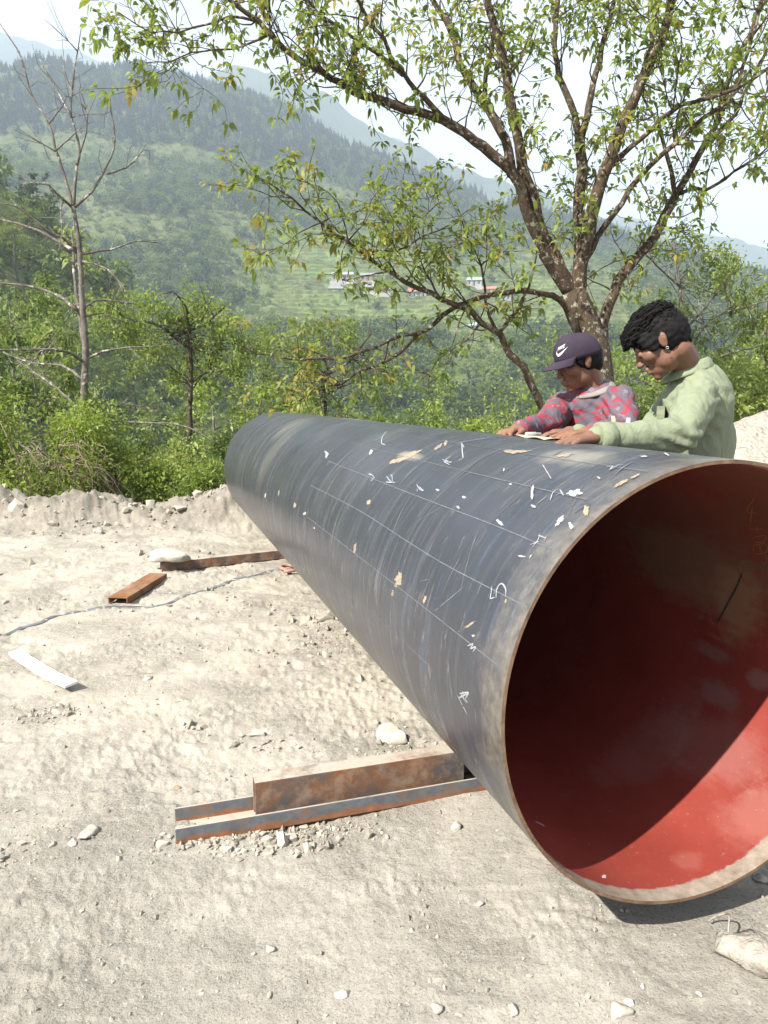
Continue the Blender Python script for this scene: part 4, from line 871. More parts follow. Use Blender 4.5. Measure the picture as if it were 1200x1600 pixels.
nu = t.n('ShaderNodeNewGeometry').outputs['Normal']; sz_ = t.n('ShaderNodeSeparateXYZ'); t.l(nu, sz_.inputs[0]); col = t.mix(t.math('MULTIPLY', t.mapr(sz_.outputs[2], .75, .95, 0, 1), t.ramp(t.noise(c, 9, 5, .7), .2, .45)), col, (.42, .37, .31))
MAT['blue_steel'] = t.bsdf(col, .65, t.bump(n1, .3, .004), .2, .35)
t = NT('orange_rust'); c = t.coord(); n1 = t.noise(c, 11, 6, .7); MAT['orange_rust'] = t.bsdf(t.mix(t.math('MULTIPLY', t.ramp(t.noise(c, 5, 4), .5, .7), .6), t.ramp(n1, .35, .68, (.155, .075, .036), (.25, .13, .07)), (.33, .27, .22)), .85, t.bump(n1, .3, .004), .1, .2)
def member(name, start, direc, length, profile, mat, label, cat, z0=0.0, roll=0):
    """extrudes a closed profile (y across, z up) along direc from start; slightly bevelled"""
    d = unit(np.array([direc[0], direc[1], 0.])); sd_ = np.array([-d[1], d[0], 0]); n = len(profile); ns = 9
    V = []
    for k in np.linspace(0, length, ns):
        for (y, z) in profile: V.append(d * k + sd_ * y + np.array([0, 0, z]))
    V = np.array(V); V += np.stack([fbm(V[:, 0] * 3, V[:, 1] * 3 + k, 2, 7) for k in range(3)], 1) * .0012
    i = np.arange(ns - 1)[:, None] * n; j = np.arange(n)[None]; k = (j + 1) % n
    Q = np.stack([i + j, i + k, i + n + k, i + n + j], -1).reshape(-1, 4)[:, ::-1]
    bm = bmesh.new(); vs = [bm.verts.new(v) for v in V]; 
    for q in Q: bm.faces.new([vs[a] for a in q])
    bm.faces.new([vs[a] for a in range(n)]); bm.faces.new([vs[(ns - 1) * n + a] for a in range(n)][::-1]); bmesh.ops.recalc_face_normals(bm, faces=bm.faces)
    me = bpy.data.meshes.new(name); bm.to_mesh(me); bm.free(); me.materials.append(MAT[mat]); o = bpy.data.objects.new(name, me); COL.objects.link(o)
    o.location = (start[0], start[1], z0); bv = o.modifiers.new('bevel', 'BEVEL'); bv.width = .0022; bv.segments = 2; bv.limit_method = 'ANGLE'
    return tag(o, label, cat)
def chan_up(w, h, tf=.007, tw=.006): return [(0, 0), (w, 0), (w, h), (w - tf, h), (w - tf, tw), (tf, tw), (tf, h), (0, h)]
def chan_dn(w, h, tf=.007, tw=.007): return [(0, 0), (tf, 0), (tf, h - tw), (w - tf, h - tw), (w - tf, 0), (w, 0), (w, h), (0, h)]
b0 = onground(275, 1320)[:2]; bd = unit(onground(757, 1236)[:2] - b0)
bx = np.array([-bd[1], bd[0]])
gmin = -.004
member('steel_channel', b0, bd, 2.3, chan_up(.115, .052), 'blue_steel', 'long rusty steel channel lying open side up under the near end of the pipe', 'channel', gmin)
b1 = b0 + bd * .232 + bx * .043
member('steel_channel', b1, bd, .675, chan_dn(.058, .124), 'rusty_steel', 'short deep rusty channel wedged on the lower channel against the pipe', 'channel', gmin + .007)
member('steel_channel', b1 + bd * 1.12, bd, .6, chan_dn(.058, .124), 'rusty_steel', 'short deep rusty channel on the far side of the pipe, in its shade', 'channel', gmin + .007)
f0 = onground(253, 894)[:2]; fd = unit(onground(440, 873)[:2] - f0)
hI = [(0, 0), (.055, 0), (.055, .007), (.031, .007), (.031, .047), (.055, .047), (.055, .054), (0, .054), (0, .047), (.024, .047), (.024, .007), (0, .007)]
member('steel_beam', f0, fd, 2.4, chan_dn(.055, .068), 'rusty_steel', 'rusty steel beam under the far end of the pipe, a pale lump on its end', 'beam', .0)
c0 = onground(203, 942)[:2]; cd = unit(onground(264, 903)[:2] - c0)
member('channel_offcut', c0 - cd * .03, cd, .62, chan_dn(.125, .042), 'orange_rust', 'short orange-rusted channel offcut lying on the dirt near the far beam', 'offcut', .0)

# ------------------------------------------------------------------ stones
t = NT('stone_pale'); c = t.coord(); n1 = t.noise(c, 26, 6, .7); MAT['stone_pale'] = t.bsdf(t.ramp(n1, .3, .7, (.30, .27, .225), (.47, .44, .385)), .9, t.bump(t.noise(c, 70, 5, .7), .6, .006), 0, .2)
t = NT('stone_grey'); c = t.coord(); n1 = t.noise(c, 22, 6, .7); MAT['stone_grey'] = t.bsdf(t.ramp(n1, .3, .7, (.22, .20, .17), (.40, .37, .32)), .9, t.bump(t.noise(c, 60, 5, .7), .6, .006), 0, .2)
simple('stone_brown', (.30, .19, .11), .9, .2, var=.3, scale=20)
_b = bmesh.new(); bmesh.ops.create_icosphere(_b, subdivisions=3, radius=1); ICO3 = np.array([v.co[:] for v in _b.verts]); ICF3 = np.array([[v.index for v in f.verts] for f in _b.faces]); _b.free()
_b = bmesh.new(); bmesh.ops.create_icosphere(_b, subdivisions=1, radius=1); ICO1 = np.array([v.co[:] for v in _b.verts]); ICF1 = np.array([[v.index for v in f.verts] for f in _b.faces]); _b.free()
def rock_verts(seed, sx, sy, sz, ang=.5):
    g = np.random.default_rng(seed); V = ICO3.copy(); d = g.uniform(-9, 9, 3)
    for k in range(16):                                    # knock flat facets off it
        nrm = unit(g.normal(0, 1, 3)); h_ = g.uniform(.42, .86); over = V @ nrm - h_; V = V - np.outer(np.maximum(0, over), nrm) * .9
    V *= (1 + .22 * fbm(V[:, 0] * 2.6 + d[0], V[:, 1] * 1.7 + V[:, 2] + d[1], 3, 2))[:, None]
    a = g.uniform(0, 6.28); c, s = math.cos(a), math.sin(a); V = V * [sx, sy, sz]; return V @ np.array([[c, -s, 0], [s, c, 0], [0, 0, 1]]).T
STN = [ # px, py, width px, flatness, label, material, sink
 (612, 1150, 66, .62, 'largest pale stone, half buried behind the wedge channel', 'stone_pale', .35), (414, 1140, 52, .3, 'flat pale stone sunk in the dirt left of the largest stone', 'stone_pale', .5), (713, 1292, 24, .8, 'small round white stone in front of the channel near the pipe', 'stone_pale', .2),
 (138, 1306, 36, .4, 'flat pale stone with a dark shadow left of the channel end', 'stone_pale', .2), (113, 1320, 22, .4, 'low pale stone just left of the flat stone by the channel end', 'stone_pale', .4), (421, 1486, 15, .85, 'small white pebble alone in the middle foreground', 'stone_pale', .15), (396, 1491, 11, .7, 'tiny grey pebble left of the white pebble in the middle foreground', 'stone_grey', .3),
 (535, 1554, 24, .5, 'flat white pebble at the bottom centre', 'stone_pale', .2), (683, 1576, 22, .75, 'round white pebble at the bottom right of centre', 'stone_pale', .2), (803, 1581, 20, .85, 'upright white pebble at the bottom, between two other pebbles', 'stone_pale', .15), (720, 1585, 15, .6, 'grey pebble beside the round white pebble at the bottom', 'stone_grey', .3),
 (966, 1588, 38, .6, 'big angular pale stone cut by the bottom edge', 'stone_pale', .3), (983, 1572, 18, .7, 'small pale stone touching the angular stone at the bottom edge', 'stone_pale', .2), (1092, 1555, 15, .6, 'pale pebble below the white sack', 'stone_pale', .25), (1004, 1545, 9, .8, 'tiny white pebble left of the pale pebble below the sack', 'stone_pale', .2), (829, 1470, 15, .6, 'small pale stone below the pipe mouth', 'stone_grey', .35),
 (278, 1231, 17, .6, 'small brownish stone above the open end of the long channel', 'stone_brown', .3), (284, 818, 34, .35, 'flat pale slab on the dirt berm at left', 'stone_pale', .3), (82, 1322, 14, .7, 'small grey stone at the far left of the foreground', 'stone_grey', .2), (8, 942, 16, .6, 'pale stone at the left edge beyond the white strip', 'stone_pale', .3),
 (1190, 1372, 26, .6, 'grey stone in the shadow under the pipe mouth at right', 'stone_grey', .2), (750, 1412, 14, .6, 'small stone left of the pipe shadow', 'stone_grey', .3), (505, 970, 40, .35, 'broken dark-edged clod beside the pipe', 'stone_grey', .4), (470, 1068, 24, .4, 'low clod in the dirt left of the pipe', 'stone_grey', .45), (90, 1112, 34, .35, 'rough clod beside a dark hollow below the white strip', 'stone_grey', .4), (230, 1060, 20, .4, 'small flat clod right of the white strip', 'stone_grey', .4), (270, 858, 58, .42, 'pale lumpy stone resting on the end of the far beam', 'stone_pale', .05)]
for i, (px, py, wpx, fl, lab, m, sink) in enumerate(STN):
    p = onground(px, py); k = np.hypot(np.hypot(p[0], p[1]), CAMH); wm = wpx * k / FPX * .5; V = rock_verts(800 + i, wm, wm * .75, wm * fl)
    zt = float(gz(p[0], p[1])); 
    if 'resting' in lab: p = np.append(f0 + fd * .06 + np.array([-fd[1], fd[0]]) * .03, 0); zt = .068
    o = mesh_np('stone', V, ICF3, m, smooth=True); o.location = (p[0], p[1], zt + wm * fl * (.62 - 1.55 * sink)); tag(o, lab, 'stone', 'stones lying on the dirt')
# crumbs and gravel nobody could count
gb = MB(); g = np.random.default_rng(55); n = 4200; rr = 1.15 * (8.0 / 1.15) ** g.uniform(0, 1, n); tt = g.uniform(-31, 31, n); X = rr * np.sin(np.radians(tt)); Y = rr * np.cos(np.radians(tt))
keep = fbm(X * 1.6, Y * 1.6, 3, 21) + g.normal(0, .16, n) > .02; X, Y, rr = X[keep], Y[keep], rr[keep]; Zg = gz(X, Y); sz = g.lognormal(math.log(.0034), .55, len(X)) * np.clip(rr / 2.4, .7, 2.0)
for i in range(len(X)):
    V = ICO1 * (1 + g.normal(0, .26, (len(ICO1), 1))) * sz[i] * g.uniform(.6, 1.2, 3); gb.add(V + [X[i], Y[i], Zg[i] + sz[i] * .1], ICF1, None, g.uniform(0, 1))
def crumbs(px, py, n, rad, s0):
    c_ = onground(px, py)
    for i in range(n):
        x, y = c_[0] + g.normal(0, rad), c_[1] + g.normal(0, rad * .8); sz_ = g.lognormal(math.log(s0), .55); V = ICO1 * (1 + g.normal(0, .28, (len(ICO1), 1))) * sz_ * g.uniform(.55, 1.2, 3)
        gb.add(V + [x, y, float(gz(x, y)) + sz_ * .2], ICF1, None, g.uniform(0, 1))
for a in [(95, 1110, 60, .06, .006), (60, 1120, 40, .06, .005), (500, 975, 70, .12, .009), (520, 1000, 40, .1, .008), (310, 1132, 30, .04, .006), (470, 1010, 40, .12, .008), (360, 1312, 120, .06, .0055), (430, 1305, 140, .06, .0055), (490, 1296, 80, .05, .005), (300, 1320, 60, .06, .005), (560, 1290, 50, .06, .005), (60, 1300, 24, .10, .004), (20, 1345, 24, .05, .005),
          (250, 870, 30, .12, .010), (100, 830, 60, .3, .014), (230, 820, 60, .3, .014), (330, 812, 50, .25, .014), (30, 815, 50, .3, .014), (960, 1460, 30, .10, .0026), (700, 1420, 40, .12, .0028), (880, 1530, 30, .1, .0024), (250, 1420, 30, .12, .003), (600, 1180, 40, .06, .007), (400, 1160, 30, .05, .006)]: crumbs(*a)
t = NT('gravel'); a_ = t.attr('tint'); MAT['gravel'] = t.bsdf(t.ramp(a_, 0, 1, (.19, .172, .142), (.41, .375, .315)), .95, None, 0, .15)
tag(gb.build('gravel', 'gravel', smooth=False, attr='tint'), kind='stuff')

# ------------------------------------------------------------------ things left lying about
simple('foam_white', (.72, .74, .78), .7, .3, var=.05, scale=8)
a = onground(24, 1027); b = onground(112, 1081); d = unit(b - a); sd_ = np.array([-d[1], d[0], 0]); n = 16; L_ = np.linalg.norm(b - a); V = []
for k in range(n):
    u = k / (n - 1); p = a + d * L_ * u; p[2] = .75 * float(gz(p[0], p[1])) + .25 * .012 + .012 + .010 * (2 * u - 1) ** 2
    for yy, zz in ((-.028, 0), (.028, .006), (.028, .018), (.0, .015), (-.028, .012)): V.append(p + sd_ * yy + [0, 0, zz])
V = np.array(V); i = np.arange(n - 1)[:, None] * 5; j = np.arange(5)[None]; Q = np.stack([i + j, i + (j + 1) % 5, i + 5 + (j + 1) % 5, i + 5 + j], -1).reshape(-1, 4)
o = mesh_np('foam_strip', V - a, [Q, np.array([[0, 4, 3, 2, 1], [(n - 1) * 5 + q for q in range(5)]])], 'foam_white', smooth=False); o.location = a; tag(o, 'narrow white foam strip lying on the dirt at left', 'strip')
# flat grey band built where a dark wavy line crosses the ground to the pipe
simple('band_grey', (.125, .13, .142), .95, .15, var=.45, scale=16, bump=.5, bscale=90)
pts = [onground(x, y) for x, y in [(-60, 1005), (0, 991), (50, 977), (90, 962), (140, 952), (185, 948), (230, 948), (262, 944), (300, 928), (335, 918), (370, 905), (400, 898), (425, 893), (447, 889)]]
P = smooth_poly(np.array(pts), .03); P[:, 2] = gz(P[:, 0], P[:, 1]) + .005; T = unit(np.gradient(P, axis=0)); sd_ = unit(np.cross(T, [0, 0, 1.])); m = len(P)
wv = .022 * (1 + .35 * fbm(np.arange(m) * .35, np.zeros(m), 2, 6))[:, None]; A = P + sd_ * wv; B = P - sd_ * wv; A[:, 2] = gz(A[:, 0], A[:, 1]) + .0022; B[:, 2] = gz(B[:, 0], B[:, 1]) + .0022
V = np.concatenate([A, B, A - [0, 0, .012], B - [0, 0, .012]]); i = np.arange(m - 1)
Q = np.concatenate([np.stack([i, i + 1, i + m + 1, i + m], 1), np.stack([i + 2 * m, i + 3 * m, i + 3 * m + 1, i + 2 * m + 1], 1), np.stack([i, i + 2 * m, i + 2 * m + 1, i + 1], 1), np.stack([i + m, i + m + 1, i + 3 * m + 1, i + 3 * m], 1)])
base = P[0].copy(); o = mesh_np('flat_band', V - base, Q[:, ::-1], 'band_grey'); o.location = base; tag(o, 'grey flat band running across the dirt to the pipe', 'strap')
# reddish shackle at its end
sb = MB(); c = onground(452, 893); aa = np.linspace(-.3, math.pi + .3, 16); zz = float(gz(c[0], c[1]))
ring = np.stack([np.cos(aa) * .055, np.sin(aa) * .075, np.full(16, .014)], 1); ring = np.concatenate([[[.055, -.09, .012]], ring, [[-.055, -.09, .012]]])
simple('red_shackle', (.33, .17, .14), .7, .4, var=.25, scale=30); sb.tube(smooth_poly(ring, .01), .013, 8); 
e = empty('shackle', (c[0], c[1], zz + .004), R_(35)); sb.build('bow', 'red_shackle', e); pb = MB(); pb.tube([[-.085, -.09, .013], [.085, -.09, .013]], .011, 8); pb.tube([[.075, -.09, .013], [.1, -.09, .013]], .018, 8); pb.build('pin', 'red_shackle', e)
tag(e, 'reddish iron shackle on the ground against the pipe', 'shackle')
# white sack at the right edge
t = NT('sack_cloth'); cc = t.coord(); MAT['sack_cloth'] = t.bsdf(t.mix(t.math('MULTIPLY', t.ramp(t.noise(cc, 14, 6, .75, .6), .46, .62), .85), (.33, .31, .27), (.17, .13, .095)), .85, t.bump(t.noise(cc, 26, 5, .6, 1.5), .9, .02), 0, .25)
p = onground(1192, 1506); V = ICO3.copy(); V = V * [.105, .052, .034]; V[:, 0] += .0; taper = 1 - .30 * sstep(.0, -.105, V[:, 0]); V[:, 1] *= taper
V += ICO3 * (.030 * np.abs(fbm(ICO3[:, 0] * 2.6, ICO3[:, 1] * 2.6 + ICO3[:, 2], 4, 31)) - .006)[:, None]; V[:, 2] = np.maximum(V[:, 2], -.024)
ca, sa = math.cos(R_(-28)), math.sin(R_(-28)); V = V @ np.array([[ca, -sa, 0], [sa, ca, 0], [0, 0, 1]]).T
e = empty('sack', (p[0], p[1], float(gz(p[0], p[1])))); mesh_np('cloth', V + [0, 0, .026], ICF3, 'sack_cloth', e)
kb = MB(); kb.tube(smooth_poly([[-.06, .045, .04], [-.045, .075, .07], [-.035, .105, .05], [-.055, .12, .03], [-.07, .118, .02]], .012), .0024, 5); kb.build('cord', 'sack_cloth', e)
tag(e, 'dirty white cloth sack at the right edge in front of the pipe', 'sack')
# pale gravel heap behind the men at right
t = NT('heap_gravel'); cc = t.coord(); v_ = t.voro(cc, 26, 'F1', 'Distance'); MAT['heap_gravel'] = t.bsdf(t.mix(t.math('MULTIPLY', t.ramp(t.noise(cc, 40, 5, .75), .5, .66), .6), t.ramp(t.noise(cc, 3, 5, .6), .3, .7, (.26, .235, .195), (.35, .32, .275)), (.17, .148, .12)), .95, t.bump(v_, .9, .03), 0, .1)
hx, hy = at(1235, 700, 5.6)[:2]; n = 90; gx, gy = np.meshgrid(np.linspace(-1.75, 1.75, n), np.linspace(-1.4, 1.4, n), indexing='ij'); rr = np.sqrt((gx / 1.6) ** 2 + (gy / 1.25) ** 2)
zt = at(1235, 632, 5.6)[2]; H = zt * np.clip(1 - rr ** 1.7, 0, 1) ** .8 * (1 + .10 * fbm(gx * 2, gy * 2, 3, 3)) + .028 * fbm(gx * 9, gy * 9, 4, 5) * (rr < 1.05) - .05
idx = np.arange(n * n).reshape(n, n); Q = np.stack([idx[:-1, :-1], idx[1:, :-1], idx[1:, 1:], idx[:-1, 1:]], -1).reshape(-1, 4)
o = mesh_np('gravel_heap', np.stack([gx, gy, H], -1).reshape(-1, 3), Q, 'heap_gravel'); o.location = (hx, hy, 0); tag(o, 'pale heap of gravel behind the man in the green shirt at right', 'heap')

# ------------------------------------------------------------------ houses on the terraces
for nme, cc in (('wall_cream', (.34, .29, .22)), ('wall_white', (.33, .33, .32)), ('wall_brown', (.24, .17, .11)), ('wall_grey', (.36, .35, .34)), ('roof_pale', (.33, .33, .35)), ('roof_blue', (.30, .37, .46)), ('roof_red', (.46, .17, .12)), ('roof_grey', (.24, .25, .27)), ('dark_opening', (.03, .032, .036)), ('timber', (.16, .11, .07))):
    simple(nme, cc, .75, .3, var=.12, scale=.8)
def house(x0, x1, y0, y1, rr, wall, roof, label, floors=1, veranda=True):
    """picture box of the house, its distance"""
    cx = (x0 + x1) / 2; dd = ray(cx, y1); k = rr / math.hypot(dd[0], dd[1]); base = np.array([dd[0] * k, dd[1] * k, CAMH + dd[2] * k]); th = math.degrees(math.atan2(dd[0], dd[1]))
    mpp = k / FPX; W = (x1 - x0) * mpp; H = (y1 - y0) * mpp * 1.05; D = max(4.5, W * .5)
    gzv = float(hz_t(np.array([th]), np.array([rr]))[0][0]); e = empty('village_house', tuple(base), -R_(th) + R_(random.uniform(-12, 12)))
    rh = H * .32; wh = H - rh
    m = MB(); m.box((-W * .46, -D / 2, 0), (W * .46, D / 2, wh)); m.build('wall', wall, e, False)
    m = MB(); m.box((-W * .55, -D * .7, min(-2.5, gzv - base[2] - 1)), (W * .55, D * .62, -.01)); m.build('plinth', 'wall_grey', e, False)
    m = MB(); ov = .06 * W; x_a, x_b, ya, yb = -W / 2 - ov * .2, W / 2 + ov * .2, -D * .66, D * .58
    V = [[x_a, ya, wh - .12], [x_b, ya, wh - .12], [x_b * .93, 0, wh + rh], [x_a * .93, 0, wh + rh], [x_a, yb, wh - .12], [x_b, yb, wh - .12]]
    V = V + [[a_[0], a_[1], a_[2] + .14] for a_ in V]
    m.add(V, [[0, 3, 4], [1, 5, 2], [6, 10, 9], [7, 8, 11]], [[0, 1, 2, 3], [3, 2, 5, 4], [6, 9, 8, 7], [9, 10, 11, 8], [0, 6, 7, 1], [4, 5, 11, 10], [1, 7, 11, 5], [0, 4, 10, 6]]); m.build('roof', roof, e, False)
    nw = max(2, int(W / 2.6)); fh = wh / floors
    for f in range(floors):
        for i in range(nw):
            xx = -W * .46 + W * .92 * (i + .5) / nw; isd = (f == 0 and i == nw // 2)
            m = MB(); zlo = f * fh + (.05 if isd else fh * .32); m.box((xx - .45, -D / 2 - .05, zlo), (xx + .45, -D / 2 - .012, f * fh + fh * .8)); wn = m.build('door' if isd else 'window', 'timber', e, False)
            m = MB(); m.box((xx - .34, -D / 2 - .066, zlo + .1), (xx + .34, -D / 2 - .052, f * fh + fh * .8 - .1)); m.build('panel' if isd else 'pane', 'dark_opening', wn, False)
    if veranda:
        for i in range(nw + 1):
            xx = -W * .47 + W * .94 * i / nw; m = MB(); m.box((xx - .08, -D * .64, 0), (xx + .08, -D * .64 + .16, wh - .10)); m.build('post', 'wall_white', e, False)
    return tag(e, label, 'house', 'houses on the terraces')
house(518, 553, 427, 441, 428, 'wall_cream', 'roof_pale', 'long pale-roofed house, topmost of the cluster left of the big tree', 1)
house(563, 590, 428, 440, 432, 'wall_brown', 'roof_grey', 'dark grey roofed house at the upper right of the left cluster')
house(541, 554, 440, 457, 418, 'wall_white', 'roof_pale', 'narrow white two-storey house in the middle of the left cluster', 2, False)
house(567, 589, 446, 458, 416, 'wall_white', 'roof_pale', 'white house with a pale roof below the dark grey roofed house')
house(589, 609, 450, 459, 414, 'wall_brown', 'roof_grey', 'low brown house at the right end of the left cluster', 1, False)
house(513, 536, 449, 459, 415, 'wall_cream', 'roof_grey', 'low cream house at the left end of the left cluster', 1, False)
house(637, 668, 452, 469, 412, 'wall_grey', 'roof_red', 'red-roofed house between the left cluster and the big tree')
house(632, 648, 464, 472, 408, 'wall_white', 'roof_pale', 'small white shed in front of the red-roofed house', 1, False)
house(694, 724, 462, 474, 410, 'wall_grey', 'roof_grey', 'grey house partly hidden by branches right of the red-roofed house')
house(729, 753, 435, 448, 430, 'wall_grey', 'roof_blue', 'blue-grey roofed house highest on the right')
house(754, 777, 449, 461, 424, 'wall_cream', 'roof_red', 'red-roofed house seen beside the big tree branches at right')
house(769, 800, 459, 472, 408, 'wall_white', 'roof_pale', 'white-roofed long house nearest the big tree trunk')
house(724, 754, 505, 520, 356, 'wall_white', 'roof_blue', 'white house with a pale blue roof standing alone lower on the slope')
house(756, 776, 508, 519, 358, 'wall_white', 'roof_blue', 'small blue-roofed shed right of the lone white house', 1, False)

# ------------------------------------------------------------------ the two men
def capsule(mb, p0, p1, r0, r1, n=14):
    p0 = np.asarray(p0, float); p1 = np.asarray(p1, float); d = p1 - p0; L_ = np.linalg.norm(d) + 1e-9; d = d / L_; t_ = []; r_ = []
    for a in np.linspace(-math.pi / 2 * .92, 0, 5): t_.append(math.sin(a) * r0); r_.append(math.cos(a) * r0)
    for u in (.33, .66): t_.append(L_ * u); r_.append(r0 + (r1 - r0) * u)
    for a in np.linspace(0, math.pi / 2 * .92, 5): t_.append(L_ + math.sin(a) * r1); r_.append(math.cos(a) * r1)
    ref = np.array([0, 0, 1.]) if abs(d[2]) < .9 else np.array([1., 0, 0]); N = unit(np.cross(d, ref)); B = np.cross(d, N); th = np.linspace(0, 2 * np.pi, n, endpoint=False)
    V = np.concatenate([p0 + d * tt + rr * (np.outer(np.cos(th), N) + np.outer(np.sin(th), B)) for tt, rr in zip(t_, r_)]); m = len(t_)
    i = np.arange(m - 1)[:, None] * n; j = np.arange(n)[None]; k = (j + 1) % n; Q = np.stack([i + j, i + k, i + n + k, i + n + j], -1).reshape(-1, 4)
    V = np.concatenate([V, [p0 - d * r0, p1 + d * r1]]); jj = np.arange(n); kk = (jj + 1) % n
    mb.add(V, np.concatenate([np.stack([kk, jj, np.full(n, m * n)], 1), np.stack([jj + (m - 1) * n, kk + (m - 1) * n, np.full(n, m * n + 1)], 1)]), Q)
def chain(mb, pts, rad):
    for i in range(len(pts) - 1): capsule(mb, pts[i], pts[i + 1], rad[i], rad[i + 1])
def ell(mb, c, r3, M=np.eye(3)):
    V = ICO3 * np.asarray(r3) @ np.asarray(M).T + np.asarray(c); mb.add(V, ICF3)
def organic(mb, name, mat, parent, off, voxel=.006, smooth=3, wrinkle=None, ratio=None, cut=None):
    """merges overlapping solids into one continuous smooth skin"""
    tmp = mb.build('tmp', None, None, True); md = tmp.modifiers.new('r', 'REMESH'); md.mode = 'VOXEL'; md.voxel_size = voxel; md.use_smooth_shade = True
    sm = tmp.modifiers.new('s', 'SMOOTH'); sm.factor = .5; sm.iterations = smooth
    if ratio: dc = tmp.modifiers.new('d', 'DECIMATE'); dc.ratio = ratio
    dg = bpy.context.evaluated_depsgraph_get(); dg.update(); me = bpy.data.meshes.new_from_object(tmp.evaluated_get(dg)); me.name = name
    n = len(me.vertices); co = np.zeros(n * 3, np.float32); me.vertices.foreach_get('co', co); co = co.reshape(-1, 3).astype(float)
    if wrinkle is not None:
        no = np.zeros(n * 3, np.float32); me.vertices.foreach_get('normal', no); co = co + no.reshape(-1, 3) * wrinkle(co)[:, None]
    co = co - off; me.vertices.foreach_set('co', co.astype(np.float32).ravel()); me.update()
    if cut is not None:
        bm = bmesh.new(); bm.from_mesh(me); bmesh.ops.bisect_plane(bm, geom=bm.verts[:] + bm.edges[:] + bm.faces[:], plane_co=Vector(cut[0] - off), plane_no=Vector(cut[1]), clear_outer=True); bm.to_mesh(me); bm.free()
    me.polygons.foreach_set('use_smooth', np.ones(len(me.polygons), bool)); me.materials.clear(); me.materials.append(MAT[mat])
    old = tmp.data; bpy.data.objects.remove(tmp); bpy.data.meshes.remove(old)
    o = bpy.data.objects.new(name, me); COL.objects.link(o); o.parent = parent; return o
def skin(name, c):
    t = NT(name); cc = t.coord(); n = t.noise(cc, 9, 4); col = t.ramp(n, .3, .7, tuple(x * .88 for x in c), tuple(x * 1.1 for x in c))
    MAT[name] = t.bsdf(col, .55, t.bump(t.noise(cc, 160, 3), .12, .002), 0, .4)
    t.b.inputs['Subsurface Weight'].default_value = .12; t.b.inputs['Subsurface Radius'].default_value = (.01, .004, .002); t.b.inputs['Subsurface Scale'].default_value = .5
skin('skin_warm', (.195, .092, .056)); skin('skin_brown', (.165, .082, .051))
simple('hair_black', (.008, .0075, .008), .75, .14, var=.4, scale=30)
simple('lip_brown', (.15, .055, .042), .5, .4)
t = NT('green_twill'); c = t.coord(); MAT['green_twill'] = t.bsdf(t.ramp(t.noise(c, 5, 5, .6), .3, .7, (.170, .195, .128), (.205, .232, .155)), .9, t.bump(t.noise(t.mapping(c, (1.3, 1.3, .7), rot=(.4, .2, .3)), 13, 3, .5, 1.2), .55, .022, t.bump(t.noise(t.mapping(c, (1, 1, 3)), 260, 2), .2, .003)), 0, .2)
t = NT('camo_knit'); c = t.coord(); n1 = t.noise(t.mapping(c, (1, 1, 1.9), rot=(0, .3, 0)), 15, 2, .5, .9); n2 = t.noise(c, 26, 2, .4)
col = t.mix(t.ramp(n1, .48, .56), (.105, .088, .108), (.25, .042, .062)); col = t.mix(t.ramp(n2, .64, .66), col, (.16, .145, .165)); MAT['camo_knit'] = t.bsdf(col, .92, t.bump(t.noise(t.mapping(c, (1.3, 1.3, .8), rot=(.3, .5, .2)), 14, 3, .5, 1.2), .55, .020), 0, .15)
simple('cap_cloth', (.036, .026, .042), .9, .2, var=.15, scale=20, bump=.2, bscale=300)
simple('logo_white', (.72, .72, .74), .8, .2, var=.05)
simple('collar_grey', (.20, .175, .17), .9, .2); simple('trouser_dark', (.05, .055, .07), .9, .2, var=.2); simple('shoe_dark', (.04, .035, .03), .7, .3)
simple('earring_metal', (.45, .44, .42), .4, .6, metal=1.0)
simple('paper_cream', (.42, .34, .24), .9, .2, var=.05); simple('paper_white', (.72, .73, .78), .9, .2, var=.04)
def frame(f):
    f = unit(np.asarray(f, float)); l = unit(np.cross([0, 0, 1.], f)); u = np.cross(f, l); return f, l, u
def head(mb, c, F, s=1.0):
    """F: rows right, forward, up; head parts merged later with the body"""
    M = np.asarray(F).T
    def P(x, y, z): return c + M @ (np.array([x, y, z]) * s)
    def E(x, y, z, a, b, d, tilt=0): 
        ct, st = math.cos(tilt), math.sin(tilt); Rt = np.array([[1, 0, 0], [0, ct, -st], [0, st, ct]]); ell(mb, P(x, y, z), np.array([a, b, d]) * s, M @ Rt)
    E(0, -.012, .034, .074, .094, .080); E(0, .022, -.030, .056, .066, .080); E(0, .046, -.074, .038, .042, .036); E(0, .070, -.098, .021, .018, .017)
    for q in (-1, 1):
        E(q * .038, .052, -.022, .028, .030, .028); E(q * .033, .018, -.058, .022, .040, .036, .5); E(q * .030, .079, -.002, .015, .011, .010)
        E(q * .073, -.008, -.004, .007, .015, .028, .15); E(q * .079, -.015, .005, .0055, .011, .020, .15); E(q * .012, .098, -.033, .0085, .010, .008)
    capsule(mb, P(-.034, .078, .020), P(.034, .078, .020), .011 * s, .011 * s); capsule(mb, P(0, .086, .010), P(0, .106, -.030), .0090 * s, .0108 * s)
    capsule(mb, P(-.016, .090, -.058), P(.016, .090, -.058), .0085 * s, .0085 * s); capsule(mb, P(-.013, .089, -.071), P(.013, .089, -.071), .0085 * s, .0085 * s)
    return P
def arc(mb, P, pts, r, n=6): mb.tube(smooth_poly(np.array([P(*p) for p in pts]), .006), r, n)
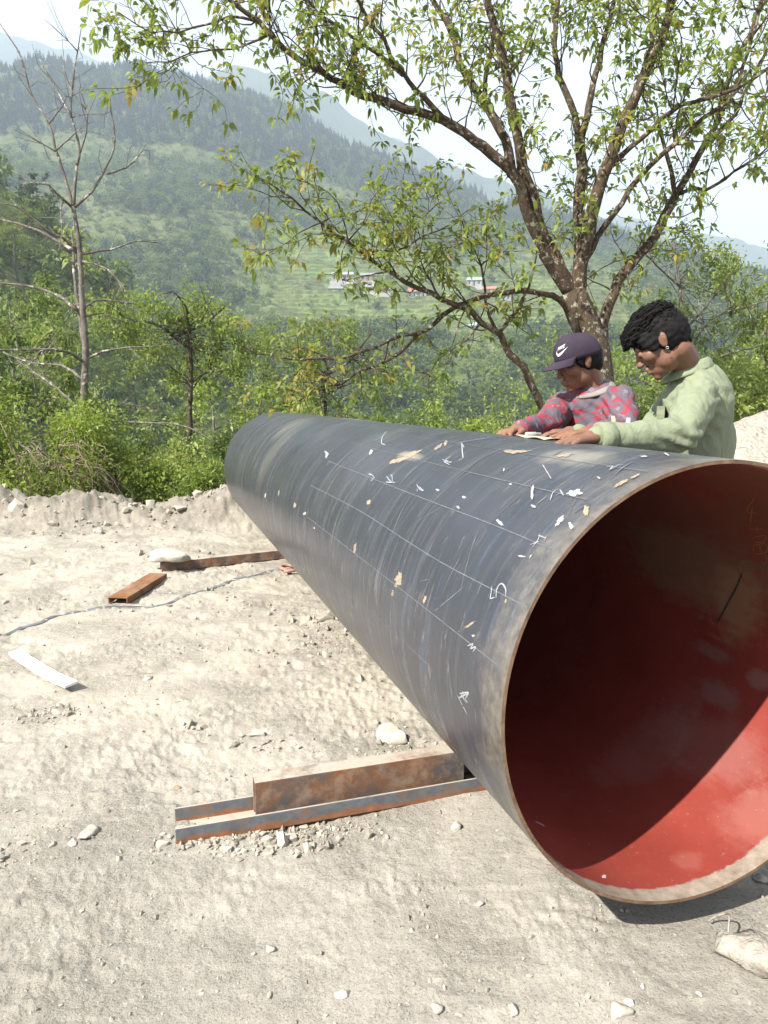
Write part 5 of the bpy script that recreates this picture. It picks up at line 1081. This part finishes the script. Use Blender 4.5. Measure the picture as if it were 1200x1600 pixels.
def hand(mb, W, d, up, side, curl=.5, s=1.0, spread=.22):
    """palm, four bent fingers and a thumb from the wrist W; side +1 puts the thumb on d x up"""
    d = unit(np.asarray(d, float)); up = unit(up - d * (up @ d)); sd_ = np.cross(d, up) * side
    capsule(mb, W, W + d * .03 * s, .024 * s, .024 * s)
    for k in range(4):
        o = (.026 - .0175 * k) * s; capsule(mb, W + d * .02 * s + sd_ * o * .7, W + d * .085 * s + sd_ * o, .0155 * s, .0115 * s)
        L_ = [.072, .080, .074, .058][k] * s; b = W + d * (.086 - .004 * abs(k - 1)) * s + sd_ * o; dd = unit(d + sd_ * (.5 - k * .33) * spread * 2)
        a1 = curl * .55; a2 = curl * 1.35; p1 = b + (dd * math.cos(a1) - up * math.sin(a1)) * L_ * .42; p2 = p1 + (dd * math.cos(a2) - up * math.sin(a2)) * L_ * .33; p3 = p2 + (dd * math.cos(a2 * 1.35) - up * math.sin(a2 * 1.35)) * L_ * .25
        chain(mb, [b, p1, p2, p3], [.0088 * s, .0082 * s, .0076 * s, .0064 * s])
    b = W + d * .028 * s + sd_ * .022 * s; p1 = b + unit(d * .75 + sd_ * .75 - up * .15) * .038 * s; p2 = p1 + unit(d * 1.0 + sd_ * .28 - up * .2) * .030 * s; p3 = p2 + unit(d + sd_ * .05 - up * .25) * .022 * s
    chain(mb, [b, p1, p2, p3], [.0140 * s, .0112 * s, .0098 * s, .0080 * s])
def legs(mb, tm_, sm_, pel, F, L_, foot):
    for q in (-1, 1):
        hip = pel + L_ * q * .095 - np.array([0, 0, .03]); ank = np.array([hip[0], hip[1], .085]) + L_ * q * .03 + F * foot * q; kn = (hip + ank) / 2 + F * .035
        chain(mb, [hip, kn, ank], [.075, .050, .035]); capsule(mb, ank - [0, 0, .03], ank + F * .13 - [0, 0, .045], .035, .03)
        chain(tm_, [hip, kn, ank + [0, 0, .01]], [.098, .075, .062]); capsule(sm_, ank - F * .03 - [0, 0, .045], ank + F * .15 - [0, 0, .048], .040, .038)
def person(name, label, torso, neckb, hc, HF, F, LF, pel, armL, armR, dims, mats, foot, hands, ratio=.4):
    """torso: upper chest point; arms: (shoulder, elbow, wrist); returns root, head placer"""
    base = np.array([pel[0], pel[1], 0]); root = empty(name, base); body = MB(); shirt = MB(); tro = MB(); sho = MB(); M = np.stack([-LF, F, [0, 0, 1.]]).T
    P = head(body, hc, HF, .95); nk = np.asarray(neckb); back = P(0, -.035, -.055)
    chain(body, [nk - [0, 0, .05], (nk + back) / 2, back], [.056, .047, .046]); capsule(body, nk, P(0, -.005, -.05), .046, .042)
    mid = torso * .55 + pel * .45
    sw, sdp = dims
    for c, a, b, h in ((torso, sw * .86, sdp * .82, .15), (mid, sw * .70, sdp * .80, .17), (pel, sw * .74, sdp * .85, .13)): ell(body, c, (a, b, h), M)
    for c, a, b, h in ((torso + [0, 0, .0], sw * .95, sdp * .93, .17), (mid, sw * .86, sdp * .96, .20), (pel + [0, 0, .03], sw * .88, sdp * 1.0, .15)): ell(shirt, c, (a, b, h), M)
    ell(tro, pel, (sw * .84, sdp * .96, .14), M)
    capsule(shirt, armL[0], armR[0], .060, .060); capsule(shirt, nk - [0, 0, .065], (armL[0] + armR[0]) / 2, .080, .095); capsule(body, armL[0], armR[0], .05, .05)
    for (sh, el, wr) in (armL, armR):
        chain(body, [sh, el, wr], [.052, .040, .026]); chain(shirt, [sh, (sh + el) / 2, el], [.070, .064, .055]); d = unit(wr - el); chain(shirt, [el, (el + wr) / 2, wr - d * .012], [.053, .049, .040])
    for hd in hands: hand(body, *hd)
    legs(body, tro, sho, pel, F, LF, foot)
    organic(body, 'body', mats['skin'], root, base, .0036, 3, None, .35)
    def wr(co):
        w_ = -.009 * np.abs(fbm(co[:, 0] * 9 + co[:, 2] * 5, co[:, 1] * 9 - co[:, 2] * 7, 3, 12)) + .003 * fbm(co[:, 0] * 13 + co[:, 1] * 5, co[:, 2] * 9 + co[:, 1] * 7, 3, 2) + .006 * np.maximum(0, fbm((co[:, 0] + co[:, 2]) * 11, (co[:, 1] - co[:, 2]) * 14, 2, 6) - .05)
        for e_ in (armL[1], armR[1], armL[0], armR[0]): 
            dd = np.linalg.norm(co - e_, axis=1); w_ = w_ + .0065 * np.exp(-(dd / .10) ** 2) * np.sin((co[:, 2] * 1.2 + co[:, 0] * .6 - co[:, 1] * .5) * 120)
        return w_
    organic(shirt, 'shirt', mats['shirt'], root, base, .006, 5, wr); organic(tro, 'trousers', 'trouser_dark', root, base, .012, 4)
    for k, s_ in enumerate(('shoe',)): organic(sho, 'shoes', 'shoe_dark', root, base, .01, 3)
    return root, base, P
# --- the man in the green shirt, in profile
F2 = unit(np.array([-.92, .395, 0])); L2_ = np.cross([0, 0, 1.], F2); p_ = R_(35)
hF = F2 * math.cos(p_) - np.array([0, 0, 1.]) * math.sin(p_); hU = F2 * math.sin(p_) + np.array([0, 0, 1.]) * math.cos(p_)
HF2 = np.stack([-L2_, hF, hU]); hc2 = at(1033, 534, 2.53) - L2_ * .0
tor2 = at(1092, 640, 2.58); nk2 = at(1080, 577, 2.58); pel2 = np.array([tor2[0] + .03, tor2[1] + .02, .93])
shL = at(1090, 622, 2.43); elL = at(1064, 680, 2.21); wrL = at(930, 684, 2.14); shR = nk2 + (nk2 - shL) * [1, 1, 0] + [0, 0, shL[2] - nk2[2]]; elR = shR + F2 * .16 + L2_ * .02 - [0, 0, .22]; wrR = elR + F2 * .20 + L2_ * .10 + [0, 0, .09]
hd = unit(at(880, 690, 2.10) - wrL)
man2, base2, P2 = person('person', 'man with thick black hair in a pale green shirt bending his head, forearm on the pipe', tor2, nk2, hc2, HF2, F2, L2_, pel2, (shL, elL, wrL), (shR, elR, wrR), (.165, .125), {'skin': 'skin_brown', 'shirt': 'green_twill'}, .02,
    [(wrL - hd * .01, hd, np.array([0, 0, 1.]), 1, .30), (wrR, unit(F2 + L2_ * .3), np.array([0, 0, 1.]), -1, .45)])
tag(man2, 'man with thick black hair in a pale green shirt, head bowed, forearm on the pipe', 'person')
# hair: a close cap of hair with many curved locks, fringe forward
hb_ = MB(); Mh = HF2.T
def EH(x, y, z, a, b, d): ell(hb_, P2(x, y, z), (a, b, d), Mh)
EH(0, -.009, .038, .0775, .091, .083); EH(0, -.028, .018, .0755, .079, .080); EH(0, .040, .060, .062, .052, .042); EH(0, -.060, .018, .062, .040, .060); EH(0, .01, .078, .060, .066, .034); EH(0, .066, .058, .048, .022, .028); EH(0, -.072, -.026, .046, .020, .036)
for q in (-1, 1): EH(q * .066, .018, .030, .014, .045, .046); EH(q * .070, .030, .0, .008, .010, .026)
organic(hb_, 'hair', 'hair_black', man2, base2, .006, 2, lambda co: .007 * fbm(co[:, 0] * 60 + co[:, 1] * 30, co[:, 2] * 60 + co[:, 1] * 25, 3, 8), None, None)
hs = MB(); g = np.random.default_rng(5)
for i in range(1500):                      # locks combed forward over the crown, falling in a fringe
    a = g.uniform(-math.pi, math.pi); u = g.uniform(.10, 1); x = math.sqrt(1 - u * u) * math.sin(a); y = math.sqrt(1 - u * u) * math.cos(a)
    if y < -.1 and u < .45 and g.uniform() < .75: continue
    ln = g.uniform(.35, .75) * (1.0 if u > .4 or y > 0 else .5); wv = g.uniform(-.5, .5); ph = g.uniform(0, 6.28); lift = g.uniform(.03, .24) * (1 if u > .35 or y > .3 else .35); q_ = []
    v0 = np.array([x, y, u]); 
    for k in np.linspace(0, 1, 7):
        v0 = unit(v0 + np.array([.10 * math.sin(ph + k * 5) * 2.2 + x * .25, 1.0, -.10]) * ln / 7 * (1 if k else 0)); r_ = 1.0 + lift * math.sin(min(1, k * 1.2) * 2.4) + .035 * math.sin(ph + k * 9)
        q_.append(P2(.079 * v0[0] * r_, -.006 + (.094 + (.012 if v0[1] > .6 else 0)) * v0[1] * r_, .040 + .084 * v0[2] * r_))
    hs.tube(np.array(q_), np.linspace(.0026, .0007, 7), 4, caps=True)
hs.build('hair_locks', 'hair_black', man2, off=base2)
fb = MB()
for q in (-1, 1): arc(fb, P2, [(q * .014, .088, .024), (q * .030, .085, .030), (q * .050, .069, .024)], .0042); arc(fb, P2, [(q * .018, .086, -.004), (q * .031, .086, -.009), (q * .044, .074, -.005)], .0022)
fb.build('eyebrows', 'hair_black', man2, off=base2)
fb = MB(); arc(fb, P2, [(-.024, .081, -.050), (-.010, .0865, -.047), (.010, .0865, -.047), (.024, .081, -.050)], .0022); fb.build('moustache', 'hair_black', man2, off=base2)
fb = MB(); arc(fb, P2, [(-.020, .083, -.060), (0, .0905, -.058), (.020, .083, -.060)], .0052); arc(fb, P2, [(-.016, .082, -.070), (0, .0890, -.071), (.016, .082, -.070)], .0055); fb.build('lips', 'lip_brown', man2, off=base2)
fb = MB(); a = np.linspace(0, 2 * np.pi, 14); fb.tube(np.array([P2(-.085, -.006 + .0042 * math.cos(k), -.036 + .0042 * math.sin(k)) for k in a]), .0010, 6, caps=False); fb.build('earring', 'earring_metal', man2, off=base2)
def collar(nk, F, LF, rx, ry, h, mat, parent, base, lean, gap=.5, thick=.006, name='collar', flare=.35, tilt=.0):
    a = np.linspace(gap, 2 * math.pi - gap, 40); rows = []
    for (rr, zz) in ((0, h * .2), (.002, h * .75), (.006, h), (.012, h * .97), (.020 + flare * .03, h * .35), (.026 + flare * .04, -h * .12), (.020 + flare * .04, -h * .14)):
        pt = [nk + F * (math.cos(k) * (rx + rr)) + LF * (math.sin(k) * (ry + rr)) + np.array([0, 0, zz - lean * math.cos(k)]) for k in a]; rows.append(pt)
    V = np.array(rows); m, n = V.shape[:2]; idx = np.arange(m * n).reshape(m, n); Q = np.stack([idx[:-1, :-1], idx[:-1, 1:], idx[1:, 1:], idx[1:, :-1]], -1).reshape(-1, 4)
    o = mesh_np(name, V.reshape(-1, 3) - base, Q, mat, parent); sol = o.modifiers.new('thick', 'SOLIDIFY'); sol.thickness = thick; sub = o.modifiers.new('sub', 'SUBSURF'); sub.levels = 1; sub.render_levels = 1; return o
collar(nk2 + F2 * .014 + [0, 0, -.020], F2, L2_, .058, .060, .030, 'green_twill', man2, base2, .030, .35, .004, flare=.1)
pk = MB(); pc = tor2 + F2 * .118 + L2_ * .07 + [0, 0, .0]; Mp = np.eye(4); Mp[:3, :3] = np.stack([L2_, F2, [0, 0, 1.]]).T; Mp[:3, 3] = pc; pk.box((-.05, -.01, -.03), (.05, .016, .012), Mp); pk.build('pocket_flap', 'green_twill', man2, False, base2)
cf = MB(); dcf = unit(wrL - elL); cf.tube(np.array([wrL - dcf * .052, wrL - dcf * .050, wrL - dcf * .008, wrL - dcf * .006]), [.044, .0475, .0455, .040], 20); cf.build('cuff', 'green_twill', man2, off=base2)
# --- the man in the cap
tc_ = np.array([-.266, -.964, 0]); il = np.array([-.964, .266, 0])
def fdir(psi): return unit(il * math.sin(R_(psi)) + tc_ * math.cos(R_(psi)))
F1 = fdir(42); L1_ = np.cross([0, 0, 1.], F1); Fh = fdir(62); Lh = np.cross([0, 0, 1.], Fh); p_ = R_(21)
hF = Fh * math.cos(p_) - np.array([0, 0, 1.]) * math.sin(p_); hU = Fh * math.sin(p_) + np.array([0, 0, 1.]) * math.cos(p_); HF1 = np.stack([-Lh, hF, hU]); hc1 = at(903, 566, 3.10)
nk1 = at(928, 608, 3.14); tor1 = at(930, 655, 3.16); pel1 = np.array([tor1[0] + .04, tor1[1] + .06, .90])
shL = at(966, 628, 3.04); elL = at(980, 672, 2.88); wrL = at(925, 676, 2.66); shR = at(882, 634, 3.24); elR = at(848, 668, 2.96); wrR = at(812, 672, 2.72)
hd = unit(at(772, 677, 2.60) - wrR)
man1, base1, P1 = person('person', '', tor1, nk1, hc1, HF1, F1, L1_, pel1, (shL, elL, wrL), (shR, elR, wrR), (.175, .125), {'skin': 'skin_warm', 'shirt': 'camo_knit'}, .02,
    [(wrR, hd, unit(np.array([0, 0, 1.]) - L1_ * .15), -1, .62), (wrL, unit(np.array([-.95, -.25, -.05])), np.array([0, 0, 1.]), 1, .4)])
tag(man1, 'man in a dark purple cap and red-grey camouflage shirt, hand on the pipe', 'person')
collar(nk1 + F1 * .006 + [0, 0, -.006], F1, L1_, .060, .064, .013, 'collar_grey', man1, base1, .030, .0, .006, 'collar', .1)
Mh = HF1.T; hb_ = MB(); ell(hb_, P1(0, -.030, .020), (.079, .084, .075), Mh); ell(hb_, P1(0, -.065, -.025), (.060, .040, .045), Mh)
for q in (-1, 1): ell(hb_, P1(q * .066, .018, .018), (.012, .022, .030), Mh)
organic(hb_, 'hair', 'hair_black', man1, base1, .006, 2, lambda co: .003 * fbm(co[:, 0] * 70, co[:, 2] * 70 + co[:, 1] * 40, 2, 8))
fb = MB()
for q in (-1, 1): arc(fb, P1, [(q * .014, .087, .022), (q * .030, .084, .028), (q * .048, .070, .022)], .0034); arc(fb, P1, [(q * .018, .086, -.003), (q * .031, .0865, -.008), (q * .044, .075, -.004)], .0022)
fb.build('eyebrows', 'hair_black', man1, off=base1)
fb = MB(); arc(fb, P1, [(-.020, .083, -.060), (0, .0905, -.058), (.020, .083, -.060)], .0052); arc(fb, P1, [(-.016, .082, -.070), (0, .0890, -.071), (.016, .082, -.070)], .0055); fb.build('lips', 'lip_brown', man1, off=base1)
# cap: six-panelled dome, curved peak, white mark
cap = empty('cap', P1(0, 0, .06)); co_ = np.array(cap.location)
def cap_pt(a, u, lift=0.0):
    """a: angle from the front, u: 0 at the band to 1 at the crown"""
    rx, ry, hz_ = .085 + lift, .104 + lift, .080 + lift; e = math.pi / 2 * u; k = math.cos(e) ** .75 if u < 1 else 0
    back = .012 * (1 - math.cos(a)) * (1 - u); seam = 1 - .012 * abs(math.cos(3 * a)) ** 14 * (u > 0)
    return P1(rx * k * math.sin(a) * seam, -.010 + ry * k * math.cos(a) * seam, .046 - back + hz_ * math.sin(e) * (1 + .06 * math.cos(a)))
A_ = np.linspace(0, 2 * math.pi, 61); U_ = np.concatenate([[-.12], np.linspace(0, .995, 18)]); V = np.array([[cap_pt(a, max(0, u), 0) + (HF1.T @ np.array([0, 0, u * .12]) if u < 0 else 0) for a in A_] for u in U_]); m, n = V.shape[:2]; idx = np.arange(m * n).reshape(m, n)
Q = np.stack([idx[:-1, :-1], idx[:-1, 1:], idx[1:, 1:], idx[1:, :-1]], -1).reshape(-1, 4); o = mesh_np('crown', V.reshape(-1, 3) - co_, Q, 'cap_cloth', cap); sol = o.modifiers.new('t', 'SOLIDIFY'); sol.thickness = .003
rows = []
for v in np.linspace(0, 1, 10):
    row = []
    for a in np.linspace(-1.12, 1.12, 25):
        b = np.array([.088 * math.sin(a), -.010 + .107 * math.cos(a), .038]); ext = .072 * max(0, math.cos(a * 1.28)) ** .55; row.append(P1(b[0] * (1 + .02 * v), b[1] + ext * v, b[2] - .004 * v - .022 * (b[0] / .088) ** 2 * v - .012 * v * v))
    rows.append(row)
V = np.array(rows); m, n = V.shape[:2]; idx = np.arange(m * n).reshape(m, n); Q = np.stack([idx[:-1, :-1], idx[:-1, 1:], idx[1:, 1:], idx[1:, :-1]], -1).reshape(-1, 4)
o = mesh_np('peak', V.reshape(-1, 3) - co_, Q, 'cap_cloth', cap); sol = o.modifiers.new('t', 'SOLIDIFY'); sol.thickness = .004
sm_ = MB()
for k in range(6): sm_.tube(np.array([cap_pt(k * math.pi / 3, u, .0006) for u in np.linspace(.02, .97, 14)]), .0011, 4, caps=False)
sm_.tube(np.array([cap_pt(a, .0, .0008) for a in np.linspace(0, 2 * math.pi, 40)]), .0014, 4, caps=False); sm_.build('seams', 'cap_cloth', cap, off=co_)
bt = MB(); ell(bt, cap_pt(0, .995) , (.007, .007, .004), HF1.T); bt.build('button', 'cap_cloth', cap, off=co_)
def lg(x, y):  # the mark's own plane to the dome: x to the wearer's left, y up; metres
    return cap_pt(-(x + .052) / .10, .26 + y / .125, .0046)
up_ = [(-.030, .004), (-.027, -.006), (-.021, -.011), (-.012, -.010), (.004, -.004), (.020, .003), (.034, .010)]; lo_ = [(-.030, .004), (-.031, -.010), (-.026, -.019), (-.016, -.020), (.002, -.012), (.018, -.001), (.034, .010)]
a = smooth_poly(np.array(up_), .003); b = smooth_poly(np.array(lo_), .003); k = 24; a = a[np.linspace(0, len(a) - 1, k).astype(int)]; b = b[np.linspace(0, len(b) - 1, k).astype(int)]
V = np.array([lg(*q) for q in a] + [lg(*q) for q in b]); i = np.arange(k - 1); mesh_np('mark', V - co_, np.stack([i, i + 1, i + k + 1, i + k], 1), 'logo_white', cap)
lt = MB(); X0 = -.022
for letter in ([[(0, 0), (.001, .013), (.006, 0), (.007, .013)]], [[(.011, 0), (.012, .013)]], [[(.016, 0), (.017, .013)], [(.023, .013), (.0165, .006), (.022, 0)]], [[(.033, .013), (.027, .013), (.026, 0), (.032, 0)], [(.0265, .0065), (.0315, .0065)]]):
    for st_ in letter: lt.tube(np.array([lg(X0 + x * 1.2 + y * .3, .001 + y + x * .25) for x, y in st_]), .0017, 5)
lt.build('lettering', 'logo_white', cap, off=co_)
tag(cap, 'dark purple baseball cap with a white mark, worn by the man in the camouflage shirt', 'cap')
# papers and marker on the pipe between them
def paper(px, py, Yd, w_, l_, ang, mat, label, name='paper_sheet', stand=False):
    s_, th_, k_ = None, None, None
    x, y, _ = at(px, py, Yd); rel = np.array([x, y, 0]) - PC; s_ = rel[0] * PA[0] + rel[1] * PA[1]; lat = rel[0] * PS[0] + rel[1] * PS[1]; n = 9; V = []
    for i in np.linspace(-.5, .5, n):
        for j in np.linspace(-.5, .5, n):
            ds = i * l_ * math.cos(ang) - j * w_ * math.sin(ang); dl = i * l_ * math.sin(ang) + j * w_ * math.cos(ang); la = lat + dl; th_ = math.acos(max(-1, min(1, la / PR)))
            V.append(pipe_pt(s_ + ds, th_, PR + .004 + .003 * math.sin(i * 9 + j * 5)))
    V = np.array(V); idx = np.arange(n * n).reshape(n, n); Q = np.stack([idx[:-1, :-1], idx[:-1, 1:], idx[1:, 1:], idx[1:, :-1]], -1).reshape(-1, 4); b = V[0].copy()
    o = mesh_np(name, V - b, Q, mat); o.location = b; so_ = o.modifiers.new('t', 'SOLIDIFY'); so_.thickness = .0012; return tag(o, label, 'paper')
paper(848, 684, 2.36, .10, .24, .1, 'paper_cream', 'creased buff paper sheet lying on top of the pipe between the hands')
for i, (dx, m, lab, hh, tl) in enumerate(((0, 'paper_cream', 'buff paper corner sticking up behind the green sleeve', .045, -.2), (13, 'paper_white', 'white paper corner sticking up beside the buff one', .038, .35))):
    p = at(966 + dx, 672, 2.34); F = unit(np.array([-.9, -.3, 0])); S = np.array([.95, .3, 0]); n = 6; V = []
    for a in np.linspace(-1, 1, n):
        for b in np.linspace(0, 1, n): V.append(p + S * (a * .022 * (1 - b * .75) + b * tl * .05) + np.array([0, 0, -.05 + b * (.05 + hh)]) + np.array([-.3, .95, 0]) * (.012 * b * b + .006 * a * a))
    V = np.array(V); idx = np.arange(n * n).reshape(n, n); Q = np.stack([idx[:-1, :-1], idx[:-1, 1:], idx[1:, 1:], idx[1:, :-1]], -1).reshape(-1, 4); b_ = V[0].copy(); o = mesh_np('folded_paper', V - b_, Q, m); o.location = b_; so_ = o.modifiers.new('t', 'SOLIDIFY'); so_.thickness = .001; tag(o, lab, 'paper')
p = at(832, 681, 2.42); rel = p - PC; lat = rel @ PS; q = pipe_pt(rel @ PA, math.acos(lat / PR), PR + .010); cb = MB(); cb.tube(np.array([[-.028, 0, 0], [-.026, .0, 0], [.010, 0, 0], [.012, 0, 0], [.030, 0, 0], [.034, 0, 0]]), [.006, .009, .0092, .0075, .0065, .003], 10)
o = cb.build('chalk_stick', 'chip_white', smooth=True); o.location = q; o.rotation_euler = (0, 0, .4); tag(o, 'white chalk stick lying on the pipe beside the paper', 'chalk')

# ------------------------------------------------------------------ haze: the air of the valley
hb = MB(); hb.box((-4500, -80, -62), (4500, 5200, 1400))
t = NT('haze_air'); v = t.n('ShaderNodeVolumePrincipled'); v.inputs['Color'].default_value = (.75, .87, 1.0, 1); v.inputs['Density'].default_value = 3.8e-4; v.inputs['Anisotropy'].default_value = 0.0
t.l(v.outputs[0], t.out.inputs['Volume']); MAT['haze_air'] = t.m
haze = hb.build('haze', 'haze_air', smooth=False); tag(haze, kind='stuff')
